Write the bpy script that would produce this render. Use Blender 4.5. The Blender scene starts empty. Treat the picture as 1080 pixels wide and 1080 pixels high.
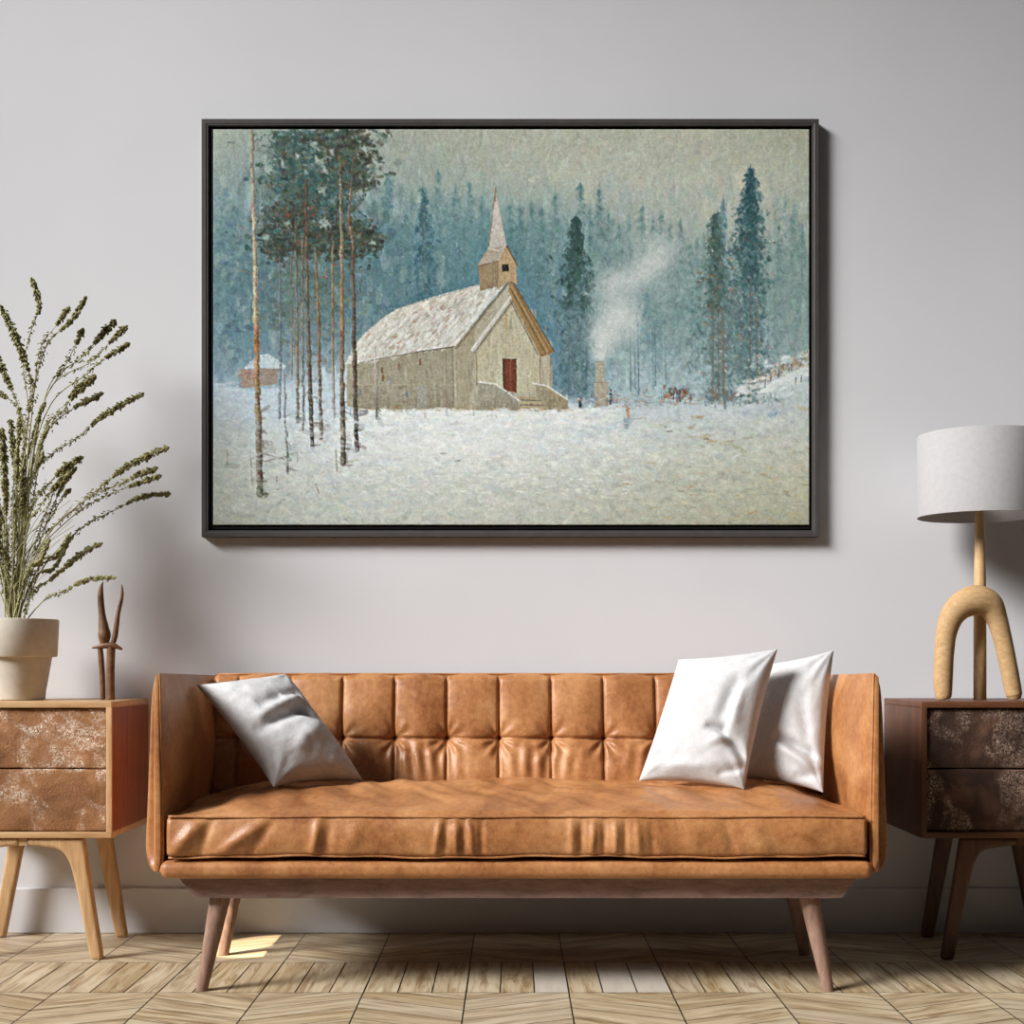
import bpy, math, random
import numpy as np
from mathutils import Vector

random.seed(7)
RNG = np.random.default_rng(11)
SC = bpy.context.scene
COL = SC.collection
F, D0, CH = 1450.0, 4.5, 0.88          # focal length (px), camera to wall (m), camera height (m)


def P(px, py, d):
    """a point of the room seen at (px, py), d metres in front of the camera"""
    return np.array([(px - 540) * d / F, d - D0, CH - (py - 700) * d / F])


# ------------------------------------------------------------------ colours and materials
def lin(c):
    c = np.asarray(c, float) / 255.0
    return np.where(c <= 0.04045, c / 12.92, ((c + 0.055) / 1.055) ** 2.4)


def rgba(c):
    return tuple(float(v) for v in lin(c)) + (1.0,)


class NT:
    def __init__(self, name):
        self.m = bpy.data.materials.new(name)
        self.m.use_nodes = True
        self.t = self.m.node_tree
        self.b = self.t.nodes['Principled BSDF']
        self.co = self.t.nodes.new('ShaderNodeTexCoord')

    def n(self, kind, **kw):
        nd = self.t.nodes.new('ShaderNode' + kind)
        for k, v in kw.items():
            setattr(nd, k, v)
        return nd

    def link(self, a, b):
        self.t.links.new(a, b)

    def mapping(self, scale=(1, 1, 1), rot=(0, 0, 0), src='Object', loc=(0, 0, 0)):
        mp = self.n('Mapping')
        mp.inputs['Scale'].default_value = scale
        mp.inputs['Rotation'].default_value = rot
        mp.inputs['Location'].default_value = loc
        self.link(self.co.outputs[src], mp.inputs['Vector'])
        return mp.outputs['Vector']

    def noise(self, vec, scale, detail=4, rough=0.55, dist=0.0):
        nd = self.n('TexNoise')
        nd.inputs['Scale'].default_value = scale
        nd.inputs['Detail'].default_value = detail
        nd.inputs['Roughness'].default_value = rough
        nd.inputs['Distortion'].default_value = dist
        self.link(vec, nd.inputs['Vector'])
        return nd.outputs['Fac']

    def ramp(self, fac, stops):
        r = self.n('ValToRGB')
        el = r.color_ramp.elements
        while len(el) < len(stops):
            el.new(0.5)
        for e, (p, c) in zip(el, stops):
            e.position = p
            e.color = rgba(c) if not np.isscalar(c) else (c, c, c, 1)
        self.link(fac, r.inputs['Fac'])
        return r.outputs['Color']

    def mix(self, a, b, fac, mode='MIX'):
        m = self.n('Mix', data_type='RGBA', blend_type=mode)
        for sock, v in ((m.inputs['A'], a), (m.inputs['B'], b)):
            if isinstance(v, tuple):
                sock.default_value = v
            else:
                self.link(v, sock)
        f = m.inputs['Factor']
        if isinstance(fac, (int, float)):
            f.default_value = fac
        else:
            self.link(fac, f)
        return m.outputs['Result']

    def math(self, op, a, b=0.0):
        m = self.n('Math', operation=op)
        for s, v in zip(m.inputs, (a, b)):
            if isinstance(v, (int, float)):
                s.default_value = v
            else:
                self.link(v, s)
        return m.outputs[0]

    def bump(self, h, strength=0.2, dist=0.01):
        b = self.n('Bump')
        b.inputs['Strength'].default_value = strength
        b.inputs['Distance'].default_value = dist
        self.link(h, b.inputs['Height'])
        self.link(b.outputs['Normal'], self.b.inputs['Normal'])

    def done(self, color, rough=0.5, spec=0.5):
        if isinstance(color, tuple):
            self.b.inputs['Base Color'].default_value = color
        else:
            self.link(color, self.b.inputs['Base Color'])
        if isinstance(rough, (int, float)):
            self.b.inputs['Roughness'].default_value = rough
        else:
            self.link(rough, self.b.inputs['Roughness'])
        self.b.inputs['Specular IOR Level'].default_value = spec
        return self.m


def m_paint():
    k = NT('wall_paint')
    v = k.mapping()
    f = k.noise(v, 1.3, 3)
    c = k.ramp(f, [(0.3, (203, 203, 206)), (0.7, (208, 208, 211))])
    k.bump(k.noise(v, 220, 3), 0.05, 0.002)
    return k.done(c, 0.85, 0.25)


def m_leather(name='tan_leather', lo=(134, 81, 46), mid=(165, 110, 66), hi=(188, 136, 90)):
    k = NT(name)
    v = k.mapping()
    big = k.noise(v, 5.5, 6, 0.62, 0.6)
    c = k.ramp(big, [(0.34, lo), (0.5, mid), (0.66, hi)])
    speck = k.noise(v, 70, 4, 0.7)
    c = k.mix(c, k.ramp(speck, [(0.36, (128, 70, 34)), (0.66, (220, 164, 106))]), 0.22, 'MIX')
    scuff = k.ramp(k.noise(v, 14, 7, 0.75, 1.5), [(0.62, 0.0), (0.72, 1.0)])
    c = k.mix(c, rgba((218, 155, 92)), k.math('MULTIPLY', scuff, 0.25))
    vor = k.n('TexVoronoi')
    vor.inputs['Scale'].default_value = 260
    k.link(v, vor.inputs['Vector'])
    h = k.math('ADD', k.math('MULTIPLY', vor.outputs['Distance'], 0.5), k.math('MULTIPLY', k.noise(v, 40, 5), 0.9))
    k.bump(h, 0.22, 0.004)
    r = k.math('ADD', k.math('MULTIPLY', big, 0.30), 0.27)
    return k.done(c, r, 0.45)


def m_wood(name, lo, mid, hi, axis='Z', stretch=14, scale=3.0, rough=0.45, spec=0.4):
    """grain runs along AXIS"""
    k = NT(name)
    s = [stretch] * 3
    s['XYZ'.index(axis)] = 1.0
    v = k.mapping(tuple(s))
    g = k.noise(v, scale, 5, 0.6, 1.2)
    c = k.ramp(g, [(0.3, lo), (0.5, mid), (0.72, hi)])
    fine = k.noise(v, scale * 9, 3, 0.6)
    c = k.mix(c, k.ramp(fine, [(0.35, lo), (0.65, hi)]), 0.25)
    k.bump(fine, 0.08, 0.002)
    return k.done(c, rough, spec)


def m_hide(name, lo, mid, hi, white, seed=0.0):
    k = NT(name)
    v = k.mapping(loc=(seed, seed * 2, seed))
    big = k.noise(v, 8, 5, 0.6, 0.5)
    c = k.ramp(big, [(0.3, lo), (0.52, mid), (0.75, hi)])
    patch = k.ramp(k.noise(v, 7.5, 3, 0.6, 0.8), [(0.49, 0.0), (0.62, 1.0)])
    fl = k.n('TexVoronoi')
    fl.inputs['Scale'].default_value = 210
    k.link(k.mapping((1, 1, 0.8), loc=(seed, 0, 0)), fl.inputs['Vector'])
    fleck = k.ramp(fl.outputs['Color'], [(0.42, 0.0), (0.62, 1.0)])
    hair = k.ramp(k.noise(v, 170, 3, 0.7, 1.0), [(0.45, 0.0), (0.6, 1.0)])
    w = k.math('MULTIPLY', patch, k.math('MAXIMUM', k.math('MULTIPLY', fleck, hair), k.math('MULTIPLY', hair, 0.65)))
    c = k.mix(c, rgba(white), w)
    spark = k.ramp(k.noise(v, 210, 2, 0.6), [(0.62, 0.0), (0.72, 1.0)])
    c = k.mix(c, rgba(hi), k.math('MULTIPLY', spark, 0.5))
    h = k.math('ADD', k.noise(v, 150, 4, 0.7), k.math('MULTIPLY', k.noise(v, 25, 4), 0.7))
    k.bump(h, 0.6, 0.006)
    return k.done(c, 0.75, 0.25)


def m_cloth(name, a, b):
    k = NT(name)
    v = k.mapping()
    c = k.ramp(k.noise(v, 55, 6, 0.75), [(0.3, a), (0.7, b)])
    h = k.math('ADD', k.noise(v, 260, 4, 0.7), k.math('MULTIPLY', k.noise(v, 80, 5, 0.7), 0.7))
    k.bump(h, 0.55, 0.004)
    return k.done(c, 0.95, 0.1)


def m_plain(name, a, b=None, scale=20, rough=0.6, spec=0.4, bump=0.0, bscale=60, metal=0.0):
    k = NT(name)
    v = k.mapping()
    f = k.noise(v, scale, 5, 0.65)
    c = k.ramp(f, [(0.3, a), (0.7, b or a)])
    if bump:
        k.bump(k.noise(v, bscale, 5, 0.7), bump, 0.004)
    k.b.inputs['Metallic'].default_value = metal
    return k.done(c, rough, spec)


def m_floor():
    k = NT('oak_parquet')
    uv = k.n('UVMap')
    uv.uv_map = 'grain'
    at = k.n('Attribute', attribute_type='GEOMETRY', attribute_name='board')
    mp = k.n('Mapping')
    mp.inputs['Scale'].default_value = (1.6, 15, 1)
    k.link(uv.outputs['UV'], mp.inputs['Vector'])
    v = mp.outputs['Vector']
    g = k.noise(v, 2.2, 5, 0.6, 0.9)
    c = k.ramp(g, [(0.26, (112, 84, 54)), (0.40, (172, 150, 114)), (0.55, (204, 186, 153)), (0.75, (222, 209, 183))])
    w = k.n('TexNoise')
    w.inputs['Scale'].default_value = 1.1
    w.inputs['Detail'].default_value = 2
    w.inputs['Distortion'].default_value = 2.2
    k.link(v, w.inputs['Vector'])
    streak = k.ramp(w.outputs['Fac'], [(0.55, 0.0), (0.63, 1.0), (0.70, 0.1)])
    c = k.mix(c, rgba((132, 96, 50)), k.math('MULTIPLY', streak, 0.7))
    sep = k.n('SeparateColor')
    k.link(at.outputs['Color'], sep.inputs['Color'])
    # board to board tone: R = how dark, G = how grey-white
    c = k.mix(c, rgba((142, 112, 68)), k.math('MULTIPLY', sep.outputs[0], 0.45))
    c = k.mix(c, rgba((205, 198, 188)), k.math('MULTIPLY', sep.outputs[1], 0.8))
    c = k.mix(c, rgba((38, 30, 22)), sep.outputs[2])          # joint
    k.bump(k.noise(v, 12, 4), 0.06, 0.002)
    return k.done(c, 0.42, 0.4)


# ------------------------------------------------------------------ mesh helpers
ORG = {}


def mesh(name, verts, faces, mat, org=(0, 0, 0), smooth=True):
    me = bpy.data.meshes.new(name)
    v = np.asarray(verts, float) - np.asarray(org, float)
    me.from_pydata([tuple(p) for p in v], [], [tuple(int(i) for i in f) for f in faces])
    me.validate()
    if smooth:
        me.polygons.foreach_set('use_smooth', [True] * len(me.polygons))
    me.update()
    if mat:
        me.materials.append(mat)
    return me


def fix_normals(me):
    import bmesh
    bm = bmesh.new()
    bm.from_mesh(me)
    bmesh.ops.recalc_face_normals(bm, faces=bm.faces)
    bm.to_mesh(me)
    bm.free()


def part(name, geo, mat, parent, smooth=True, label=None, auto=None):
    org = ORG[parent.name]
    me = mesh(name, geo[0], geo[1], mat, org, smooth)
    fix_normals(me)
    if auto:
        me.set_sharp_from_angle(angle=math.radians(auto))
    o = bpy.data.objects.new(name, me)
    COL.objects.link(o)
    o.parent = parent
    ORG[o.name] = org
    if label:
        o['label'] = label
    return o


def thing(name, label, cat, loc, group=None):
    o = bpy.data.objects.new(name, None)
    COL.objects.link(o)
    o.location = tuple(float(x) for x in loc)
    o.empty_display_size = 0.1
    o['label'] = label
    o['category'] = cat
    if group:
        o['group'] = group
    ORG[o.name] = np.asarray(loc, float)
    return o


def solo(name, geo, mat, loc, label, cat, group=None, smooth=True):
    me = mesh(name, geo[0], geo[1], mat, loc, smooth)
    fix_normals(me)
    o = bpy.data.objects.new(name, me)
    COL.objects.link(o)
    o.location = tuple(float(x) for x in loc)
    o['label'] = label
    o['category'] = cat
    if group:
        o['group'] = group
    return o


def structure(name, geo, mat, smooth=False):
    me = mesh(name, geo[0], geo[1], mat, (0, 0, 0), smooth)
    o = bpy.data.objects.new(name, me)
    COL.objects.link(o)
    o['kind'] = 'structure'
    return o


def join(*geos):
    V, Fs, n = [], [], 0
    for v, f in geos:
        v = np.asarray(v, float)
        V.append(v)
        Fs += [tuple(i + n for i in q) for q in f]
        n += len(v)
    return np.vstack(V), Fs


def box(x0, x1, y0, y1, z0, z1):
    v = [(x, y, z) for x in (x0, x1) for y in (y0, y1) for z in (z0, z1)]
    f = [(0, 1, 3, 2), (4, 6, 7, 5), (0, 4, 5, 1), (2, 3, 7, 6), (0, 2, 6, 4), (1, 5, 7, 3)]
    return np.array(v, float), f


def rbox(x0, x1, y0, y1, z0, z1, r=0.01, n=(8, 8, 8), seg=4, disp=None):
    """box with rounded edges, gridded; disp(points, normals) may move the surface"""
    h = np.array([x1 - x0, y1 - y0, z1 - z0]) / 2.0
    c = np.array([x1 + x0, y1 + y0, z1 + z0]) / 2.0
    r = min(r, *(h * 0.98))
    cs = []
    for a in range(3):
        inner = np.linspace(-(h[a] - r), h[a] - r, n[a] + 1)
        t = np.tan(np.linspace(0, math.pi / 4, seg + 1))[1:] * r
        cs.append(np.concatenate([-(h[a] - r) - t[::-1], inner, (h[a] - r) + t]))
    verts, faces, base = [], [], 0
    for a in range(3):
        b, cax = (a + 1) % 3, (a + 2) % 3
        B, Cc = np.meshgrid(cs[b], cs[cax], indexing='ij')
        nb, nc = B.shape
        for s in (-1, 1):
            p = np.zeros((nb, nc, 3))
            p[..., a] = s * h[a]
            p[..., b] = B
            p[..., cax] = Cc
            verts.append(p.reshape(-1, 3))
            idx = np.arange(nb * nc).reshape(nb, nc) + base
            q = np.stack([idx[:-1, :-1], idx[1:, :-1], idx[1:, 1:], idx[:-1, 1:]], -1).reshape(-1, 4)
            faces.append(q if s > 0 else q[:, ::-1])
            base += nb * nc
    V = np.vstack(verts)
    Q = np.vstack(faces)
    _, ui, inv = np.unique(np.round(V, 6), axis=0, return_index=True, return_inverse=True)
    V = V[ui]
    Q = inv.reshape(-1)[Q]
    core = np.clip(V, -(h - r), h - r)
    nrm = V - core
    nrm /= np.maximum(np.linalg.norm(nrm, axis=1, keepdims=True), 1e-9)
    pts = core + nrm * r + c
    if disp is not None:
        pts = disp(pts, nrm)
    return pts, [tuple(q) for q in Q]


def catmull(pts, n):
    pts = np.asarray(pts, float)
    k = len(pts)
    out = []
    ts = np.linspace(0, k - 1, n)
    for t in ts:
        i = min(int(t), k - 2)
        u = t - i
        p0, p1, p2, p3 = pts[max(i - 1, 0)], pts[i], pts[i + 1], pts[min(i + 2, k - 1)]
        out.append(0.5 * ((2 * p1) + (-p0 + p2) * u + (2 * p0 - 5 * p1 + 4 * p2 - p3) * u * u + (-p0 + 3 * p1 - 3 * p2 + p3) * u ** 3))
    return np.array(out)


def tube(pts, radii, seg=12, cap=True, flat=1.0):
    pts = np.asarray(pts, float)
    n = len(pts)
    radii = np.broadcast_to(np.asarray(radii, float), (n,))
    tan = np.gradient(pts, axis=0)
    tan /= np.maximum(np.linalg.norm(tan, axis=1, keepdims=True), 1e-9)
    ref = np.array([0, 1, 0.0]) if abs(tan[0, 1]) < 0.9 else np.array([1.0, 0, 0])
    V = []
    a = np.linspace(0, 2 * math.pi, seg, endpoint=False)
    for i in range(n):
        s = np.cross(tan[i], ref)
        s /= max(np.linalg.norm(s), 1e-9)
        u = np.cross(s, tan[i])
        V.append(pts[i] + radii[i] * (np.cos(a)[:, None] * s + flat * np.sin(a)[:, None] * u))
    V = np.vstack(V)
    Fs = []
    for i in range(n - 1):
        for j in range(seg):
            Fs.append((i * seg + j, i * seg + (j + 1) % seg, (i + 1) * seg + (j + 1) % seg, (i + 1) * seg + j))
    if cap:
        Fs.append(tuple(range(seg - 1, -1, -1)))
        Fs.append(tuple(range((n - 1) * seg, n * seg)))
    return V, Fs


def lathe(profile, cx, cy, seg=48):
    a = np.linspace(0, 2 * math.pi, seg, endpoint=False)
    V = np.vstack([np.stack([cx + r * np.cos(a), cy + r * np.sin(a), np.full(seg, z)], -1) for r, z in profile])
    Fs = []
    for i in range(len(profile) - 1):
        for j in range(seg):
            Fs.append((i * seg + j, i * seg + (j + 1) % seg, (i + 1) * seg + (j + 1) % seg, (i + 1) * seg + j))
    return V, Fs


def loft(rings, cap=True):
    rings = np.asarray(rings, float)
    n, m, _ = rings.shape
    Fs = []
    for i in range(n - 1):
        for j in range(m):
            Fs.append((i * m + j, i * m + (j + 1) % m, (i + 1) * m + (j + 1) % m, (i + 1) * m + j))
    if cap:
        Fs.append(tuple(range(m)))
        Fs.append(tuple(range((n - 1) * m, n * m)))
    return rings.reshape(-1, 3), Fs


def snoise(p, freq, seed, octs=3):
    """smooth pseudo-noise of points p, about -1..1"""
    g = np.random.default_rng(seed)
    out = np.zeros(len(p))
    amp, tot = 1.0, 0.0
    for _ in range(octs):
        s = np.zeros(len(p))
        for _ in range(5):
            d = g.normal(size=3)
            d /= np.linalg.norm(d)
            s += np.sin(p @ d * freq * 2 * math.pi * g.uniform(0.7, 1.3) + g.uniform(0, 6.28))
        out += amp * s / 2.4
        tot += amp
        amp *= 0.5
        freq *= 2.1
    return out / tot


# ------------------------------------------------------------------ materials
M_PAINT = m_paint()
M_LEATHER = m_leather()
M_OAK = m_wood('pale_oak', (164, 124, 82), (194, 156, 112), (214, 182, 140), 'Z', 12, 3)
M_OAKX = m_wood('pale_oak_crosswise', (164, 124, 82), (194, 156, 112), (214, 182, 140), 'X', 12, 3)
M_TEAK = m_wood('red_brown_veneer', (100, 46, 24), (138, 70, 38), (166, 94, 58), 'Z', 16, 4)
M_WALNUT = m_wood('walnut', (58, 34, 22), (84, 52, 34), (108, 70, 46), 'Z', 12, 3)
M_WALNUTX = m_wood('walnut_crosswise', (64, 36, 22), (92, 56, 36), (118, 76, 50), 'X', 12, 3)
M_ASH = m_wood('greyed_beech', (112, 90, 80), (140, 114, 102), (162, 138, 126), 'X', 4, 9, 0.7, 0.2)
M_ASHZ = m_wood('greyed_beech_leg', (116, 90, 78), (140, 110, 95), (160, 132, 116), 'Z', 5, 8, 0.65, 0.2)
M_HIDE = m_hide('brown_white_hide', (114, 76, 48), (150, 106, 70), (190, 144, 104), (250, 238, 222))
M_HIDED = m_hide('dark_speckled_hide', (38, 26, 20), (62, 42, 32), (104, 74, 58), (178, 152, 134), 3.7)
M_GREYC = m_cloth('grey_linen', (184, 183, 184), (208, 207, 208))
M_WHITEC = m_cloth('white_linen', (192, 192, 193), (208, 207, 208))
M_POT = m_plain('cream_stoneware', (200, 191, 176), (214, 206, 193), 30, 0.75, 0.25, 0.15, 50)
M_SOIL = m_plain('soil', (52, 42, 32), (76, 62, 46), 60, 0.95, 0.1, 0.8, 90)
M_STEM = m_plain('stem_green', (150, 146, 102), (180, 174, 132), 20, 0.7, 0.2)
M_LEAF = m_plain('dried_olive_buds', (92, 92, 56), (168, 164, 116), 70, 0.75, 0.2)
M_LEAFD = m_plain('dark_olive_buds', (80, 78, 48), (148, 142, 96), 70, 0.75, 0.2)
M_HORN = m_plain('carved_brown_wood', (84, 58, 40), (130, 94, 64), 45, 0.5, 0.4, 0.15, 60)
M_SHADE = m_plain('grey_lampshade_fabric', (164, 162, 163), (172, 170, 171), 60, 0.9, 0.15, 0.05, 300)
M_LAMPW = m_wood('sanded_pale_wood', (170, 138, 96), (192, 160, 116), (208, 180, 138), 'Z', 3, 14, 0.6, 0.3)
M_CANE = m_wood('wrapped_rattan', (158, 124, 84), (180, 146, 104), (200, 168, 126), 'X', 4, 22, 0.65, 0.25)
M_FRAME = m_plain('charcoal_frame', (66, 63, 62), (74, 71, 70), 20, 0.42, 0.4)
M_BLACK = m_plain('black_rebate', (14, 13, 13), (22, 20, 20), 20, 0.4, 0.4)
M_FLOOR = m_floor()

# ------------------------------------------------------------------ room
structure('wall_back', box(-4.2, 4.2, 0.0, 0.12, -0.02, 3.5), M_PAINT)
bb = rbox(-4.2, 4.2, -0.014, 0.004, 0.0, 0.147, 0.004, (2, 1, 1), 3)
structure('baseboard_back', bb, M_PAINT)


def clip_poly(poly, axis, lim, keep_less):
    out = []
    n = len(poly)
    for i in range(n):
        a, b = poly[i], poly[(i + 1) % n]
        ina = (a[axis] <= lim) if keep_less else (a[axis] >= lim)
        inb = (b[axis] <= lim) if keep_less else (b[axis] >= lim)
        if ina:
            out.append(a)
        if ina != inb:
            t = (lim - a[axis]) / (b[axis] - a[axis])
            out.append((a[0] + t * (b[0] - a[0]), a[1] + t * (b[1] - a[1])))
    return out


def build_floor():
    rg = random.Random(5)
    V, Fs, UV, BC = [], [], [], []

    def add(poly, z, ang, tone):
        base = len(V)
        ox, oy = rg.uniform(0, 40), rg.uniform(0, 40)
        if tone[2] > 0.5:
            ox = oy = 0
        ca, sa = math.cos(ang), math.sin(ang)
        cx = sum(p[0] for p in poly) / len(poly)
        cy = sum(p[1] for p in poly) / len(poly)
        for x, y in poly:
            V.append((x, y, z))
            UV.append(((x - cx) * ca + (y - cy) * sa + ox, -(x - cx) * sa + (y - cy) * ca + oy))
            BC.append(tone)
        Fs.append(tuple(range(base, base + len(poly))))

    add([(-4.2, -2.2), (4.2, -2.2), (4.2, 0.0), (-4.2, 0.0)], -0.004, 0, (0, 0, 1))
    g = 0.0018
    y = 0.0
    row = 0
    pw = 0.275
    while y > -2.19:
        dep = 0.45 if row == 0 else 0.371
        dep = min(dep, y + 2.2)
        y1, y0 = y, y - dep
        k0 = int(math.floor((-4.2 + 0.123) / pw))
        for k in range(k0, int(4.3 / pw) + 1):
            xa = -0.123 + pw * k
            xb = xa + pw
            if row % 2 == 1:                                   # short boards laid front to back
                for j in range(3):
                    a, b = xa + pw * j / 3, xa + pw * (j + 1) / 3
                    t = rg.random()
                    gr = 1.0 if rg.random() < 0.07 else rg.uniform(0, 0.25)
                    gl = g if j else g * 1.4
                    add([(a + gl, y0 + g), (b - g, y0 + g), (b - g, y1 - g), (a + gl, y1 - g)], 0.0,
                        math.pi / 2, (t * t * 0.7, gr, 0))
            else:                                              # chevron boards
                sl = (0.48 if (k + row // 2) % 2 else -0.48)
                w = 0.105
                rise = sl * pw
                nb = int((dep + abs(rise)) / w) + 2
                for j in range(-1, nb + 1):
                    b0 = y0 - max(rise, 0) + j * w
                    poly = [(xa + g, b0 + g), (xb - g, b0 + rise + g), (xb - g, b0 + rise + w - g), (xa + g, b0 + w - g)]
                    poly = clip_poly(poly, 1, y0 + g, False)
                    if len(poly) > 2:
                        poly = clip_poly(poly, 1, y1 - g, True)
                    t = rg.random()
                    if len(poly) > 2:
                        add(poly, 0.0, math.atan(sl), (t * t * 0.8, rg.uniform(0, 0.3), 0))
        y = y0
        row += 1
    me = bpy.data.meshes.new('floor')
    me.from_pydata(V, [], Fs)
    uvl = me.uv_layers.new(name='grain')
    at = me.color_attributes.new('board', 'FLOAT_COLOR', 'POINT')
    at.data.foreach_set('color', np.array([(r, gg, b, 1) for r, gg, b in BC], 'f').ravel())
    li = np.zeros(len(me.loops), int)
    me.loops.foreach_get('vertex_index', li)
    uvl.data.foreach_set('uv', np.array(UV, 'f')[li].ravel())
    me.materials.append(M_FLOOR)
    me.update()
    o = bpy.data.objects.new('floor', me)
    COL.objects.link(o)
    o['kind'] = 'structure'


build_floor()

# ------------------------------------------------------------------ sofa
SX = 0.0125
sofa = thing('leather_sofa', 'long tan leather sofa with tufted back, standing against the wall below the painting', 'sofa', (SX, -0.5, 0.0))


def arm_geo(side):
    # contour of the front, left arm, in photo pixels at 3.62 m; side=+1 mirrors it to the right
    ctr = [(168, 710), (163.5, 714), (159, 727), (156.5, 752), (154, 800), (151.5, 850), (149, 888), (149.5, 905), (154, 916), (161, 922), (168.5, 921),
           (171.5, 905), (171.5, 880), (171, 840), (170, 800), (169.3, 770), (168.8, 740), (168.5, 720)]
    base = []
    for px, py in ctr:
        p = P(px, py, 3.62)
        base.append((p[0] - SX, p[2]))
    cl = np.array(base + [base[0]])
    # keep the top corner crisp: dense resampling by length
    seg = np.r_[0, np.cumsum(np.linalg.norm(np.diff(cl, axis=0), axis=1))]
    t = np.linspace(0, seg[-1], 97)[:-1]
    prof = np.stack([np.interp(t, seg, cl[:, 0]), np.interp(t, seg, cl[:, 1])], -1)
    for _ in range(2):
        sm = (np.roll(prof, 1, 0) + 2 * prof + np.roll(prof, -1, 0)) / 4
        keep = np.exp(-((prof - np.array(base[0])) ** 2).sum(1) / 0.012 ** 2)[:, None]
        prof = prof * keep + sm * (1 - keep)
    cen = prof.mean(0)
    rings = []
    ys = [(-0.892, 0.30), (-0.893, 0.62), (-0.892, 0.86), (-0.888, 0.955), (-0.882, 0.992), (-0.874, 1.0)]
    ys += [(v, 1.0) for v in np.linspace(-0.85, -0.16, 28)] + [(-0.14, 0.99), (-0.128, 0.95), (-0.122, 0.85)]
    for yv, s in ys:
        q = cen + (prof - cen) * np.array([s if s > 0.9 else s, 1 - (1 - s) * 0.06])
        ty = np.clip((yv + 0.874) / 0.72, 0, 1)
        inner = np.clip((prof[:, 0] - cen[0]) / 0.02, 0, 1)
        zz = np.clip((prof[:, 1] - 0.34) / 0.52, 0, 1)
        puff = 0.036 * np.sin(math.pi * ty) ** 0.6 * np.sin(math.pi * np.clip(zz, 0, 1) ** 1.6) ** 0.8
        x = q[:, 0] + inner * puff
        z = q[:, 1] - 0.012 * ty * np.clip((q[:, 1] - 0.80) / 0.05, 0, 1)
        fr = np.clip((-0.80 - yv) / 0.09, 0, 1)
        outw = np.clip((prof[:, 0].max() - prof[:, 0]) / 0.055, 0, 1)
        pts = np.stack([x, yv + fr * 0.050 * outw ** 1.1, z], -1)
        ns = snoise(pts, 3.0, 4 + side, 2) * 0.0025
        pts[:, 0] += ns * (1 if ty > 0 else 0)
        rings.append(pts)
    rings = np.array(rings)
    if side > 0:
        rings[..., 0] *= -1
    rings[..., 0] += SX
    return loft(rings)


for side in (-1, 1):
    arm = part('arm', arm_geo(side), M_LEATHER, sofa, auto=50)
    pts = []
    for px, py in [(167.6, 710.5), (168.4, 725), (168.9, 760), (169.8, 800), (170.8, 850), (171.3, 890), (171, 908), (168.5, 920)]:
        p = P(px, py, 3.612)
        x = p[0] - SX
        pts.append(((x if side < 0 else -x) + SX, -0.883, p[2]))
    part('piping', tube(catmull(pts, 40), 0.0032, 8), M_LEATHER, arm)

COLX = np.array([-0.04 + 0.1585 * k for k in range(-6, 8)])
ZS = 0.654


def back_disp(p, n):
    front = np.clip(-n[:, 1], 0, 1)
    x, z = p[:, 0], p[:, 2]
    top = np.clip(n[:, 2], 0, 1)
    dx = np.abs(x[:, None] - COLX[None, :])
    k = dx.argmin(1)
    u = dx[np.arange(len(x)), k]
    sx = np.sign(x - COLX[k])
    r = np.hypot(u, (z - ZS) * 1.0)
    panel = 0.013 * np.sqrt(np.clip(np.sin(math.pi * np.clip(u / 0.1585, 0, 0.5)), 0, 1))
    zrow = np.where(z > ZS, (z - ZS) / 0.20, (ZS - z) / 0.16)
    panel *= 0.35 + 0.65 * np.sqrt(np.clip(np.sin(math.pi * np.clip(zrow, 0, 1) ** 0.8), 0, 1))
    groove = 0.009 * np.exp(-(u / 0.0036) ** 2) + 0.008 * np.exp(-((z - ZS) / 0.0045) ** 2)
    tuft = 0.028 * np.exp(-(r / 0.024) ** 1.1)
    th = np.arctan2(z - ZS, u)
    crease = 0.0042 * np.cos(th * 8 + k * 1.3) * np.exp(-((r - 0.035) / 0.028) ** 2) * np.where(z < ZS, 1, 0.5)
    soft = snoise(p, 5.0, 21, 3) * 0.003
    vert = 0.0042 * np.sin(x * 150 + 2 * np.sin(z * 13 + x * 5)) * np.exp(-((z - ZS + 0.07) / 0.05) ** 2) * (0.5 + 0.5 * np.sin(x * 17))
    y = p[:, 1] - front * (panel - groove - tuft + crease + soft + vert)
    # gentle recline
    y = y + 0.07 * np.clip((z - 0.5) / 0.35, 0, 1.2)
    z2 = z + top * (0.003 * np.cos((u / 0.1585) * 2 * math.pi) * -1)
    return np.stack([x, y, z2], -1)


backrest = part('backrest', rbox(-0.925 + SX, 0.925 + SX, -0.375, -0.16, 0.36, 0.848, 0.022, (520, 6, 96), 5, back_disp), M_LEATHER, sofa)
part('piping', tube(np.stack([np.linspace(-0.90, 0.92, 30), np.full(30, -0.287), np.full(30, 0.848)], -1), 0.0035, 8), M_LEATHER, backrest)

# seat cushion
FOLDS = [(196, .010, .020, .5), (216, -.006, .012, .2), (252, .007, .022, .9), (275, -.005, .014, .4), (333, .007, .010, .1), (345, -.006, .012, .1),
         (372, .004, .02, .3), (420, .003, .018, -.2), (461, .005, .007, .1), (470, -.006, .007, .05), (481, .005, .006, 0), (489, -.005, .006, 0), (497, .005, .006, -.05),
         (508, -.005, .007, 0), (603, .005, .008, 0), (613, -.006, .007, 0), (625, .006, .007, .05), (637, -.006, .007, 0), (649, .006, .007, 0), (659, -.005, .006, 0),
         (673, .005, .009, -.05), (688, -.004, .009, -.05), (730, .004, .02, -.2), (770, -.004, .014, -.2), (800, .005, .02, -.3), (850, .004, .03, -.3)]


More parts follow.
